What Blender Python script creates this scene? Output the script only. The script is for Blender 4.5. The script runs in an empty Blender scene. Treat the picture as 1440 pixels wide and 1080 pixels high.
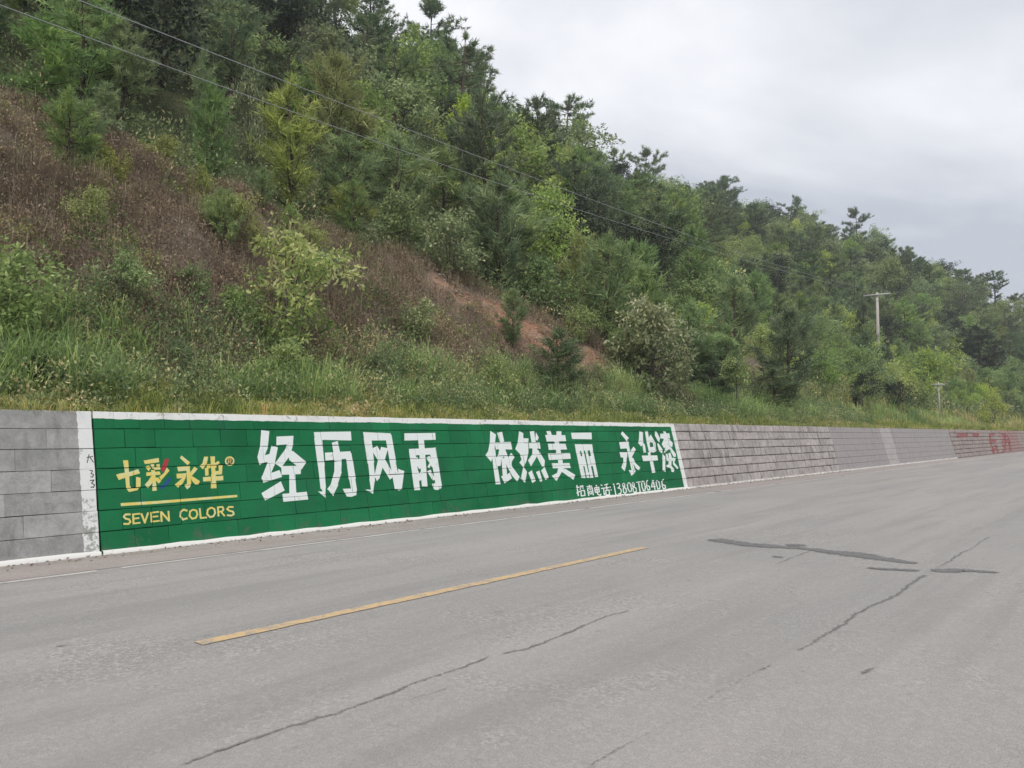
import bpy, math, random
import numpy as np
from mathutils import Vector
from mathutils.geometry import tessellate_polygon

R = math.radians
scene = bpy.context.scene
col = scene.collection

# ------------------------------------------------------------------ camera
CAM_H, FOC, YAW, PITCH = 1.6, 1080.0, 40.58, 3.736          # focal length in pixels of the 1440 px wide photograph
cam_d = bpy.data.cameras.new('camera')
cam_d.sensor_width = 36.0
cam_d.lens = 36.0 * FOC / 1440.0
cam_d.clip_start, cam_d.clip_end = 0.1, 4000.0
cam = bpy.data.objects.new('camera', cam_d)
cam.location = (0, 0, CAM_H)
cam.rotation_euler = (R(90 + PITCH), 0, R(YAW - 90))
col.objects.link(cam)
scene.camera = cam

# ------------------------------------------------------------------ sky, sun, exposure
SUN_ELEV, SUN_AZ = 58.0, 215.0        # azimuth of the sun measured from +X towards +Y
world = bpy.data.worlds.new('World')
scene.world = world
world.use_nodes = True
nt = world.node_tree
nt.nodes.clear()
def N(tree, kind, **kw):
    n = tree.nodes.new(kind)
    for k, v in kw.items():
        setattr(n, k, v)
    return n
wo = N(nt, 'ShaderNodeOutputWorld')
bg = N(nt, 'ShaderNodeBackground')
bg.inputs['Strength'].default_value = 0.1
sky = N(nt, 'ShaderNodeTexSky', sky_type='NISHITA', sun_disc=False)
sky.sun_elevation = R(SUN_ELEV)
sky.sun_rotation = R(90 - SUN_AZ)
sky.dust_density = 2.0
tc = N(nt, 'ShaderNodeTexCoord')
sep = N(nt, 'ShaderNodeSeparateXYZ')
nt.links.new(tc.outputs['Generated'], sep.inputs[0])
zz = N(nt, 'ShaderNodeMath', operation='MAXIMUM'); zz.inputs[1].default_value = 0.0
nt.links.new(sep.outputs['Z'], zz.inputs[0])
za = N(nt, 'ShaderNodeMath', operation='ADD'); za.inputs[1].default_value = 0.22
nt.links.new(zz.outputs[0], za.inputs[0])
cx = N(nt, 'ShaderNodeMath', operation='DIVIDE'); cy = N(nt, 'ShaderNodeMath', operation='DIVIDE')
nt.links.new(sep.outputs['X'], cx.inputs[0]); nt.links.new(za.outputs[0], cx.inputs[1])
nt.links.new(sep.outputs['Y'], cy.inputs[0]); nt.links.new(za.outputs[0], cy.inputs[1])
comb = N(nt, 'ShaderNodeCombineXYZ')
nt.links.new(cx.outputs[0], comb.inputs[0]); nt.links.new(cy.outputs[0], comb.inputs[1])
comb.inputs[2].default_value = 18.1
cn = N(nt, 'ShaderNodeTexNoise')
cn.inputs['Scale'].default_value = 0.75
cn.inputs['Detail'].default_value = 8.0
cn.inputs['Roughness'].default_value = 0.53
cn.inputs['Distortion'].default_value = 0.35
nt.links.new(comb.outputs[0], cn.inputs['Vector'])
cr = N(nt, 'ShaderNodeValToRGB')
cr.color_ramp.elements[0].position = 0.40
cr.color_ramp.elements[0].color = (0.41, 0.435, 0.485, 1)
cr.color_ramp.elements[1].position = 0.60
cr.color_ramp.elements[1].color = (0.735, 0.74, 0.765, 1)
nt.links.new(cn.outputs['Fac'], cr.inputs['Fac'])
cs = N(nt, 'ShaderNodeVectorMath', operation='SCALE'); cs.inputs['Scale'].default_value = 10.4
nt.links.new(cr.outputs['Color'], cs.inputs[0])
mx = N(nt, 'ShaderNodeMix', data_type='RGBA'); mx.inputs['Factor'].default_value = 0.93
nt.links.new(sky.outputs['Color'], mx.inputs['A']); nt.links.new(cs.outputs[0], mx.inputs['B'])
nt.links.new(mx.outputs['Result'], bg.inputs['Color'])
nt.links.new(bg.outputs[0], wo.inputs['Surface'])

sun_d = bpy.data.lights.new('sun', 'SUN')
sun_d.energy = 1.5
sun_d.angle = R(10)
sun_d.color = (1.0, 0.96, 0.9)
sun = bpy.data.objects.new('sun', sun_d)
col.objects.link(sun)
sdir = Vector((math.cos(R(SUN_ELEV)) * math.cos(R(SUN_AZ)), math.cos(R(SUN_ELEV)) * math.sin(R(SUN_AZ)), math.sin(R(SUN_ELEV))))
sun.rotation_euler = sdir.to_track_quat('Z', 'Y').to_euler()

vs = scene.view_settings
vs.view_transform = 'Standard'
vs.look = 'None'
vs.exposure = 0.5
vs.gamma = 1.0
vs.use_curve_mapping = False
cyc = scene.cycles
cyc.max_bounces = 5
cyc.diffuse_bounces = 3
cyc.glossy_bounces = 2
cyc.transmission_bounces = 3
cyc.transparent_max_bounces = 16
cyc.volume_bounces = 0

# ------------------------------------------------------------------ geometry of the place
rng = np.random.default_rng(7)
random.seed(7)
_a, _p = R(YAW), R(PITCH)
CF = np.array([math.cos(_a) * math.cos(_p), math.sin(_a) * math.cos(_p), math.sin(_p)])
CR = np.array([math.sin(_a), -math.cos(_a), 0.0])
CU = np.cross(CR, CF)

def ray(px, py):
    return CF * FOC + CR * (px - 720.0) + CU * (540.0 - py)
def project(P):
    Q = np.asarray(P, float) - [0, 0, CAM_H]
    z = Q @ CF
    zz_ = np.where(z < 0.1, 0.1, z)
    return 720 + FOC * (Q @ CR) / zz_, 540 - FOC * (Q @ CU) / zz_, z
def ground_at(px, py, z=0.0):
    d = ray(px, py)
    k = (z - CAM_H) / d[2]
    return d[0] * k, d[1] * k

BEND_R, BEND_S = 150.0, 85.0          # the road and the hillside bend to the right far ahead
def bend(s, w):
    s = np.asarray(s, float); w = np.asarray(w, float)
    t = np.maximum(s - BEND_S, 0) / BEND_R
    return np.where(s < BEND_S, s, BEND_S + (BEND_R + w) * np.sin(t)), np.where(s < BEND_S, w, -BEND_R + (BEND_R + w) * np.cos(t))
def bend3(s, w, z):
    x, y = bend(s, w)
    return np.stack([x, y, np.broadcast_to(z, x.shape)], -1)

def vnoise(x, y, seed=0):
    """smooth value noise, -1..1"""
    r = np.random.default_rng(seed)
    T = r.uniform(-1, 1, (64, 64))
    xi = np.floor(x).astype(int); yi = np.floor(y).astype(int)
    fx = x - xi; fy = y - yi
    fx = fx * fx * (3 - 2 * fx); fy = fy * fy * (3 - 2 * fy)
    a = T[xi % 64, yi % 64]; b = T[(xi + 1) % 64, yi % 64]; c = T[xi % 64, (yi + 1) % 64]; d = T[(xi + 1) % 64, (yi + 1) % 64]
    return (a * (1 - fx) + b * fx) * (1 - fy) + (c * (1 - fx) + d * fx) * fy

WALL_V, WALL_H, BATTER = 10.848, 1.914, 0.2404
TOP_V = WALL_V + BATTER * WALL_H
cut_s = [-60, 0, 5.5, 9.1, 12.9, 19.0, 24.4, 28.0, 40.0, 300]
cut_w = [21.5, 21, 20.7, 20.2, 19.4, 18.6, 16.2, 15.5, 15.5, 15.5]
cut_z = [10, 9.9, 9.6, 9.3, 8.5, 7.5, 4.9, 3.9, 3.7, 3.5]
rid_s = [-60, 40, 61, 80, 98, 117, 129, 137, 147, 153, 162, 175, 200, 300]
rid_w = [66, 66, 66, 66, 67, 68, 67, 64, 60, 57, 55, 52, 50, 50]
rid_z = [46, 43.5, 38, 32.5, 38.5, 41, 41.5, 38.5, 34.5, 30, 22.5, 14, 9, 7]
def height(s, w):
    s = np.asarray(s, float); w = np.asarray(w, float)
    cw, cz = np.interp(s, cut_s, cut_w), np.interp(s, cut_s, cut_z)
    rw, rz = np.interp(s, rid_s, rid_w), np.interp(s, rid_s, rid_z)
    w0, z0, w1, z1 = TOP_V + 0.1, 1.86, 13.4, 2.25
    z = np.where(w < w1, z0 + (z1 - z0) * np.clip((w - w0) / (w1 - w0), 0, 1), 0)
    z = np.where((w >= w1) & (w < cw), z1 + (cz - z1) * (w - w1) / (cw - w1), z)
    k = np.clip((w - cw) / (rw - cw), 0, 1)
    z = np.where((w >= cw) & (w < rw), cz + (rz - cz) * (k + 0.10 * np.sin(k * math.pi * 2) * -0.3 + 0.05 * np.sin(k * math.pi)), z)
    z = np.where(w >= rw, np.maximum(rz - (w - rw) * 0.33 - 0.0006 * (w - rw) ** 2, -1.0), z)
    up = np.clip((w - 13.0) / 12.0, 0, 1)
    z = z + up * (1.5 * vnoise(s / 17 + 3, w / 13, 1) + 0.7 * vnoise(s / 6, w / 6 + 9, 2)) * np.clip((90 - w) / 30, 0, 1)
    z = z + np.clip((w - 12.2) / 1.5, 0, 1) * (0.22 * vnoise(s / 1.9, w / 1.7, 3) + 0.10 * vnoise(s / 0.7, w / 0.7, 4))
    cutm = np.clip((w - 13.6) / 1.0, 0, 1) * np.clip((cw + 0.6 - w) / 1.0, 0, 1) * np.clip((27 - s) / 3, 0, 1)
    z = z + cutm * (0.42 * vnoise(s / 1.25 + 40, w / 1.1, 5) + 0.22 * np.abs(vnoise(s / 0.55, w / 1.6 + 7, 6)))
    return z
def solve_s(px, w):
    d = ray(px, 600)
    lo, hi = -40.0, 210.0
    for _ in range(50):
        m = 0.5 * (lo + hi)
        x, y = bend(m, w)
        if d[1] * x - d[0] * y < 0: lo = m
        else: hi = m
    return 0.5 * (lo + hi)

# ------------------------------------------------------------------ object helpers
def tag(o, label=None, cat=None, group=None, kind=None):
    if label: o['label'] = label
    if cat: o['category'] = cat
    if group: o['group'] = group
    if kind: o['kind'] = kind
    return o
def mesh_np(name, V, F, tint=None, smooth=False):
    V = np.asarray(V, np.float32); F = np.asarray(F, np.int32)
    k = F.shape[1]
    me = bpy.data.meshes.new(name)
    me.vertices.add(len(V)); me.vertices.foreach_set('co', V.ravel())
    me.loops.add(F.size); me.loops.foreach_set('vertex_index', F.ravel())
    me.polygons.add(len(F)); me.polygons.foreach_set('loop_start', np.arange(0, F.size, k, dtype=np.int32))
    if tint is not None:
        at = me.attributes.new('tint', 'FLOAT', 'POINT')
        at.data.foreach_set('value', np.asarray(tint, np.float32))
    me.update(calc_edges=True)
    if smooth: me.polygons.foreach_set('use_smooth', np.ones(len(F), bool))
    return me
def obj(name, me, mat=None, parent=None):
    o = bpy.data.objects.new(name, me)
    if mat is not None and me is not None and not me.materials: me.materials.append(mat)
    o.parent = parent
    col.objects.link(o)
    return o
def mesh_py(name, V, F, smooth=False):
    me = bpy.data.meshes.new(name)
    me.from_pydata([tuple(map(float, v)) for v in V], [], [tuple(map(int, f)) for f in F])
    me.update()
    if smooth: me.polygons.foreach_set('use_smooth', [True] * len(me.polygons))
    return me
def empty(name, loc, rz=0.0, sc=1.0):
    o = bpy.data.objects.new(name, None)
    o.empty_display_size = 0.3
    o.location = loc; o.rotation_euler = (0, 0, rz); o.scale = (sc, sc, sc) if np.isscalar(sc) else sc
    col.objects.link(o)
    return o

class Tubes:
    def __init__(self): self.V = []; self.F = []; self.n = 0
    def tube(self, pts, rad, sides=6, cap=True):
        pts = np.asarray(pts, float); m = len(pts)
        rad = np.broadcast_to(rad, (m,))
        tan = np.gradient(pts, axis=0); tan /= np.linalg.norm(tan, axis=1)[:, None] + 1e-9
        ref = np.array([0.0, 0, 1]) if abs(tan[0, 2]) < 0.9 else np.array([1.0, 0, 0])
        a = np.cross(tan, ref); a /= np.linalg.norm(a, axis=1)[:, None] + 1e-9
        b = np.cross(tan, a)
        th = np.linspace(0, 2 * math.pi, sides, endpoint=False)
        ring = pts[:, None] + rad[:, None, None] * (np.cos(th)[None, :, None] * a[:, None] + np.sin(th)[None, :, None] * b[:, None])
        self.V.append(ring.reshape(-1, 3))
        for i in range(m - 1):
            for j in range(sides):
                k = (j + 1) % sides
                p, q, r_, s_ = self.n + i * sides + j, self.n + i * sides + k, self.n + (i + 1) * sides + k, self.n + (i + 1) * sides + j
                self.F += [(p, q, r_), (p, r_, s_)]
        if cap:
            for i0, rev in ((self.n, True), (self.n + (m - 1) * sides, False)):
                for j in range(1, sides - 1):
                    f = (i0, i0 + j, i0 + j + 1)
                    self.F.append(f[::-1] if rev else f)
        self.n += m * sides
    def box(self, c, half, ax=None):
        ax = np.eye(3) if ax is None else np.asarray(ax, float)
        V = [np.asarray(c) + sx * half[0] * ax[0] + sy * half[1] * ax[1] + sz * half[2] * ax[2] for sx in (-1, 1) for sy in (-1, 1) for sz in (-1, 1)]
        self.V.append(np.array(V)); b = self.n
        for q in ((0, 1, 3, 2), (4, 6, 7, 5), (0, 4, 5, 1), (2, 3, 7, 6), (0, 2, 6, 4), (1, 5, 7, 3)):
            self.F += [(b + q[0], b + q[1], b + q[2]), (b + q[0], b + q[2], b + q[3])]
        self.n += 8
    def mesh(self, name, smooth=True):
        return mesh_np(name, np.concatenate(self.V), self.F, None, smooth)

# ------------------------------------------------------------------ materials
def mat_new(name):
    m = bpy.data.materials.new(name); m.use_nodes = True
    t = m.node_tree; t.nodes.clear()
    return m, t, N(t, 'ShaderNodeOutputMaterial')
def ramp(t, src, stops):
    r = N(t, 'ShaderNodeValToRGB')
    e = r.color_ramp.elements
    while len(e) < len(stops): e.new(0.5)
    for i, (p, c) in enumerate(stops):
        e[i].position = p; e[i].color = (*c, 1)
    t.links.new(src, r.inputs['Fac'])
    return r.outputs['Color']
def noise(t, scale, detail=4, rough=0.5, vec=None, dist=0.0):
    n = N(t, 'ShaderNodeTexNoise')
    n.inputs['Scale'].default_value = scale; n.inputs['Detail'].default_value = detail
    n.inputs['Roughness'].default_value = rough; n.inputs['Distortion'].default_value = dist
    if vec is not None: t.links.new(vec, n.inputs['Vector'])
    return n.outputs['Fac']
def mixc(t, fac, a, b, blend='MIX'):
    m = N(t, 'ShaderNodeMix', data_type='RGBA', blend_type=blend)
    for k, v in (('Factor', fac), ('A', a), ('B', b)):
        if isinstance(v, (int, float)): m.inputs[k].default_value = v
        elif isinstance(v, tuple): m.inputs[k].default_value = (*v, 1)
        else: t.links.new(v, m.inputs[k])
    return m.outputs['Result']
def math_n(t, op, a, b=None, c=None, clamp=False):
    m = N(t, 'ShaderNodeMath', operation=op); m.use_clamp = clamp
    for i, v in enumerate((a, b, c)):
        if v is None: continue
        if isinstance(v, (int, float)): m.inputs[i].default_value = v
        else: t.links.new(v, m.inputs[i])
    return m.outputs[0]
def smooth_step(t, v, lo, hi):
    m = N(t, 'ShaderNodeMapRange', interpolation_type='SMOOTHSTEP')
    t.links.new(v, m.inputs['Value'])
    m.inputs['From Min'].default_value = lo; m.inputs['From Max'].default_value = hi
    return m.outputs['Result']
def bump(t, h, strength, dist):
    b = N(t, 'ShaderNodeBump')
    b.inputs['Strength'].default_value = strength; b.inputs['Distance'].default_value = dist
    t.links.new(h, b.inputs['Height'])
    return b.outputs['Normal']
def principled(t, out, color, rough=0.8, normal=None, spec=0.3):
    p = N(t, 'ShaderNodeBsdfPrincipled')
    if isinstance(color, tuple): p.inputs['Base Color'].default_value = (*color, 1)
    else: t.links.new(color, p.inputs['Base Color'])
    if isinstance(rough, (int, float)): p.inputs['Roughness'].default_value = rough
    else: t.links.new(rough, p.inputs['Roughness'])
    p.inputs['Specular IOR Level'].default_value = spec
    if normal is not None: t.links.new(normal, p.inputs['Normal'])
    t.links.new(p.outputs[0], out.inputs['Surface'])
    return p
def position(t):
    return N(t, 'ShaderNodeNewGeometry').outputs['Position']

def leaf_mat(name, stops, transl=0.3, rough=0.55, hue=0.03, val=0.35, gain=2.4):
    stops = [(p, (min(0.8, c[0] * gain * 1.13), min(0.8, c[1] * gain * 1.04), min(0.8, c[2] * gain * 0.90))) for p, c in stops]
    transl += 0.1
    m, t, out = mat_new(name)
    at = N(t, 'ShaderNodeAttribute', attribute_name='tint')
    c = ramp(t, at.outputs['Fac'], stops)
    oi = N(t, 'ShaderNodeObjectInfo')
    hs = N(t, 'ShaderNodeHueSaturation')
    t.links.new(c, hs.inputs['Color'])
    t.links.new(math_n(t, 'MULTIPLY_ADD', oi.outputs['Random'], hue, 0.5 - hue / 2), hs.inputs['Hue'])
    r2 = math_n(t, 'FRACT', math_n(t, 'MULTIPLY', oi.outputs['Random'], 17.31))
    t.links.new(math_n(t, 'MULTIPLY_ADD', r2, val, 1 - val / 2), hs.inputs['Value'])
    r3 = math_n(t, 'FRACT', math_n(t, 'MULTIPLY', oi.outputs['Random'], 7.77))
    t.links.new(math_n(t, 'MULTIPLY_ADD', r3, 0.3, 0.8), hs.inputs['Saturation'])
    p = principled(t, out, hs.outputs['Color'], rough, None, 0.25)
    tr = N(t, 'ShaderNodeBsdfTranslucent')
    t.links.new(hs.outputs['Color'], tr.inputs['Color'])
    ms = N(t, 'ShaderNodeMixShader'); ms.inputs[0].default_value = transl
    t.links.new(p.outputs[0], ms.inputs[1]); t.links.new(tr.outputs[0], ms.inputs[2])
    t.links.new(ms.outputs[0], out.inputs['Surface'])
    return m

M = {}
M['pine_dark'] = leaf_mat('pine_needles_dark', [(0, (0.034, 0.056, 0.036)), (0.5, (0.064, 0.096, 0.054)), (1, (0.120, 0.155, 0.078))], 0.2)
M['pine_young'] = leaf_mat('pine_needles_young', [(0, (0.058, 0.098, 0.046)), (0.5, (0.098, 0.152, 0.064)), (1, (0.180, 0.235, 0.092))], 0.25)
M['pine_yellow'] = leaf_mat('pine_needles_yellowish', [(0, (0.085, 0.105, 0.04)), (0.5, (0.135, 0.165, 0.055)), (1, (0.21, 0.235, 0.085))], 0.25)
M['leaf_olive'] = leaf_mat('leaf_olive', [(0, (0.052, 0.080, 0.040)), (0.5, (0.105, 0.150, 0.070)), (1, (0.21, 0.255, 0.125))], 0.25)
M['leaf_green'] = leaf_mat('leaf_green', [(0, (0.058, 0.092, 0.036)), (0.5, (0.110, 0.165, 0.060)), (1, (0.205, 0.270, 0.105))], 0.3)
M['leaf_lime'] = leaf_mat('leaf_lime', [(0, (0.09, 0.135, 0.036)), (0.5, (0.18, 0.25, 0.062)), (1, (0.32, 0.38, 0.12))], 0.3)
M['leaf_dark'] = leaf_mat('leaf_dark', [(0, (0.022, 0.038, 0.026)), (0.6, (0.042, 0.062, 0.040)), (1, (0.085, 0.105, 0.062))], 0.1, gain=1.15)
M['leaf_pale'] = leaf_mat('leaf_pale', [(0, (0.06, 0.095, 0.042)), (0.42, (0.145, 0.190, 0.082)), (0.75, (0.28, 0.305, 0.15)), (1, (0.38, 0.35, 0.21))], 0.35)
M['leaf_greypale'] = leaf_mat('leaf_greyish_pale', [(0, (0.055, 0.080, 0.042)), (0.55, (0.105, 0.140, 0.070)), (0.85, (0.22, 0.25, 0.13)), (1, (0.42, 0.42, 0.26))], 0.25)
M['grass'] = leaf_mat('grass_blades', [(0, (0.075, 0.105, 0.038)), (0.45, (0.135, 0.165, 0.058)), (0.75, (0.205, 0.215, 0.085)), (1, (0.30, 0.225, 0.125))], 0.3)
M['reed'] = leaf_mat('tall_grass_blades', [(0, (0.060, 0.105, 0.038)), (0.5, (0.115, 0.170, 0.058)), (0.85, (0.23, 0.28, 0.10)), (1, (0.42, 0.40, 0.22))], 0.3)
M['dry'] = leaf_mat('dry_weeds', [(0, (0.094, 0.075, 0.060)), (0.35, (0.166, 0.140, 0.110)), (0.60, (0.258, 0.222, 0.174)), (0.78, (0.165, 0.185, 0.100)), (0.9, (0.24, 0.23, 0.13)), (1, (0.44, 0.37, 0.29))], 0.15, gain=1.4)
M['under'] = leaf_mat('undergrowth_leaves', [(0, (0.040, 0.070, 0.030)), (0.5, (0.085, 0.130, 0.048)), (0.85, (0.17, 0.21, 0.08)), (1, (0.28, 0.25, 0.12))], 0.25)

def bark_mat(name, a, b):
    m, t, out = mat_new(name)
    tcn = N(t, 'ShaderNodeTexCoord')
    n = noise(t, 9, 5, 0.65, tcn.outputs['Object'], 0.4)
    principled(t, out, ramp(t, n, [(0.3, a), (0.7, b)]), 0.9, bump(t, n, 0.6, 0.03), 0.1)
    return m
M['bark_pine'] = bark_mat('pine_bark', (0.05, 0.038, 0.032), (0.13, 0.095, 0.075))
M['bark'] = bark_mat('bark', (0.07, 0.06, 0.05), (0.20, 0.18, 0.15))

def soil_mat():
    m, t, out = mat_new('hillside_soil')
    P = position(t)
    big = noise(t, 0.35, 4, 0.6, P)
    med = noise(t, 1.6, 5, 0.65, P, 0.5)
    fine = noise(t, 9.0, 5, 0.7, P)
    at = N(t, 'ShaderNodeAttribute', attribute_name='tint')
    forest = mixc(t, med, (0.045, 0.055, 0.026), (0.105, 0.110, 0.052))
    brown = mixc(t, med, (0.108, 0.084, 0.066), (0.245, 0.192, 0.150))
    red = mixc(t, fine, (0.20, 0.098, 0.062), (0.42, 0.235, 0.155))
    red = mixc(t, smooth_step(t, med, 0.40, 0.72), red, (0.38, 0.27, 0.20))
    rsel = smooth_step(t, math_n(t, 'MULTIPLY_ADD', med, 0.7, at.outputs['Fac']), 1.05, 1.45)
    bsel = smooth_step(t, math_n(t, 'MULTIPLY_ADD', big, 0.5, at.outputs['Fac']), 0.55, 0.85)
    c = mixc(t, bsel, forest, brown)
    c = mixc(t, rsel, c, red)
    h = math_n(t, 'ADD', math_n(t, 'MULTIPLY', med, 0.7), math_n(t, 'MULTIPLY', fine, 0.3))
    principled(t, out, c, 0.95, bump(t, h, 0.9, 0.25), 0.1)
    return m
M['soil'] = soil_mat()

def asphalt_mat(name, tone=1.0, warm=(1, 1, 1), dirt=0.0):
    m, t, out = mat_new(name)
    P = position(t)
    agg = noise(t, 95, 2, 0.6, P)
    vor = N(t, 'ShaderNodeTexVoronoi'); vor.inputs['Scale'].default_value = 42
    t.links.new(P, vor.inputs['Vector'])
    med = noise(t, 2.2, 6, 0.62, P, 0.3)
    big = noise(t, 0.28, 4, 0.55, P, 0.4)
    sepn = N(t, 'ShaderNodeSeparateXYZ'); t.links.new(P, sepn.inputs[0])
    cmb = N(t, 'ShaderNodeCombineXYZ')
    t.links.new(math_n(t, 'MULTIPLY', sepn.outputs['X'], 0.09), cmb.inputs[0]); t.links.new(sepn.outputs['Y'], cmb.inputs[1])
    track = noise(t, 0.75, 4, 0.6, cmb.outputs[0])
    k = lambda r_, g_, b_: (r_ * tone * warm[0], g_ * tone * warm[1], b_ * tone * warm[2])
    c = ramp(t, big, [(0.3, k(0.235, 0.230, 0.225)), (0.7, k(0.300, 0.288, 0.278))])
    c = mixc(t, smooth_step(t, track, 0.40, 0.66), c, k(0.335, 0.316, 0.303))
    c = mixc(t, math_n(t, 'MULTIPLY', smooth_step(t, med, 0.52, 0.72), 0.35), c, k(0.215, 0.21, 0.205))
    # worn places where the stone shows
    worn = smooth_step(t, noise(t, 0.55, 5, 0.65, P, 0.6), 0.50, 0.66)
    stone = ramp(t, vor.outputs['Color'], [(0.15, k(0.13, 0.126, 0.122)), (0.55, k(0.27, 0.262, 0.25)), (0.9, k(0.52, 0.50, 0.48))])
    c = mixc(t, math_n(t, 'MULTIPLY_ADD', worn, 0.30, 0.16), c, stone)
    c = mixc(t, 0.30, c, ramp(t, agg, [(0.32, k(0.12, 0.12, 0.12)), (0.68, k(0.45, 0.44, 0.43))]))
    band = noise(t, 1.9, 3, 0.55, cmb.outputs[0])
    c = mixc(t, math_n(t, 'MULTIPLY', smooth_step(t, band, 0.50, 0.64), 0.30), c, k(0.20, 0.196, 0.192))
    spot = noise(t, 6.5, 3, 0.5, P)
    c = mixc(t, math_n(t, 'MULTIPLY', smooth_step(t, spot, 0.66, 0.76), 0.45), c, k(0.17, 0.166, 0.162))
    if dirt:
        c = mixc(t, math_n(t, 'MULTIPLY', smooth_step(t, med, 0.38, 0.66), dirt), c, (0.29, 0.22, 0.175))
    h = math_n(t, 'MULTIPLY_ADD', worn, vor.outputs['Distance'], math_n(t, 'MULTIPLY', agg, 0.6))
    principled(t, out, c, 0.86, bump(t, h, 0.55, 0.006), 0.25)
    return m
M['asphalt'] = asphalt_mat('asphalt', 1.04, (1.015, 1.0, 0.985))
M['shoulder'] = asphalt_mat('shoulder_asphalt', 1.05, (1.06, 0.99, 0.96), 0.22)
def tar_mat(name, a, b, lo, hi):
    """dark filler that thins out in crumbs towards its edges"""
    m, t, out = mat_new(name)
    P = position(t)
    n = noise(t, 14, 5, 0.7, P); f = noise(t, 48, 4, 0.7, P)
    at = N(t, 'ShaderNodeAttribute', attribute_name='tint')
    p = principled(t, out, ramp(t, n, [(0.3, a), (0.72, b)]), 0.8, bump(t, n, 0.4, 0.01), 0.25)
    tr = N(t, 'ShaderNodeBsdfTransparent')
    ms = N(t, 'ShaderNodeMixShader')
    cov = math_n(t, 'ADD', at.outputs['Fac'], math_n(t, 'ADD', math_n(t, 'MULTIPLY_ADD', f, 1.0, -0.5), math_n(t, 'MULTIPLY_ADD', n, 0.9, -0.45)))
    t.links.new(smooth_step(t, cov, lo, hi), ms.inputs[0])
    t.links.new(tr.outputs[0], ms.inputs[1]); t.links.new(p.outputs[0], ms.inputs[2])
    t.links.new(ms.outputs[0], out.inputs['Surface'])
    return m
M['tar'] = tar_mat('tar_seal', (0.125, 0.123, 0.120), (0.195, 0.19, 0.185), 0.15, 0.75)
M['worn'] = tar_mat('worn_asphalt', (0.20, 0.193, 0.187), (0.33, 0.318, 0.305), 0.3, 1.9)
M['crack'] = tar_mat('crack_fill', (0.125, 0.121, 0.117), (0.235, 0.227, 0.219), 0.35, 1.15)
def line_paint(name, c, base, wear, sc=9.0):
    m, t, out = mat_new(name)
    P = position(t)
    n = noise(t, sc, 6, 0.72, P, 0.3); f = noise(t, 70, 2, 0.6, P)
    w = smooth_step(t, math_n(t, 'MULTIPLY_ADD', f, 0.25, n), wear, wear + 0.16)
    principled(t, out, mixc(t, w, c, base), 0.8, bump(t, f, 0.4, 0.006), 0.25)
    return m
M['yellow_line'] = line_paint('yellow_road_paint', (0.56, 0.40, 0.215), (0.37, 0.31, 0.245), 0.56)
M['white_line'] = line_paint('white_road_paint', (0.52, 0.50, 0.475), (0.31, 0.297, 0.285), 0.64, 3.5)

def concrete_mat(name, a, b, stain=(0.10, 0.10, 0.095), paint=None, streak=0.5):
    """weathered wall stone; paint = function(tree, position, base colour) -> colour"""
    m, t, out = mat_new(name)
    P = position(t)
    oi = N(t, 'ShaderNodeObjectInfo')
    s = N(t, 'ShaderNodeSeparateXYZ'); t.links.new(P, s.inputs[0])
    cmb = N(t, 'ShaderNodeCombineXYZ')
    t.links.new(s.outputs['X'], cmb.inputs[0]); t.links.new(s.outputs['Y'], cmb.inputs[1])
    t.links.new(math_n(t, 'MULTIPLY', s.outputs['Z'], 0.22), cmb.inputs[2])
    med = noise(t, 5, 6, 0.68, P, 0.4); fine = noise(t, 42, 4, 0.7, P)
    drip = noise(t, 4.2, 5, 0.62, cmb.outputs[0])
    c = ramp(t, med, [(0.28, a), (0.72, b)])
    c = mixc(t, math_n(t, 'MULTIPLY', smooth_step(t, drip, 0.5, 0.72), streak), c, stain)
    hs = N(t, 'ShaderNodeHueSaturation')
    t.links.new(c, hs.inputs['Color'])
    t.links.new(math_n(t, 'MULTIPLY_ADD', oi.outputs['Random'], 0.28, 0.86), hs.inputs['Value'])
    c = mixc(t, 0.18, hs.outputs['Color'], ramp(t, fine, [(0.3, (0.08, 0.08, 0.08)), (0.7, (0.45, 0.44, 0.43))]))
    rough = 0.9
    if paint is not None: c = paint(t, P, s, c, med, fine, drip, oi)
    h = math_n(t, 'MULTIPLY_ADD', fine, 0.3, med)
    principled(t, out, c, rough, bump(t, h, 0.55, 0.02), 0.2)
    return m
S_A, S_B = 4.285, 20.655           # the two ends of the painted section along the wall
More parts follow.
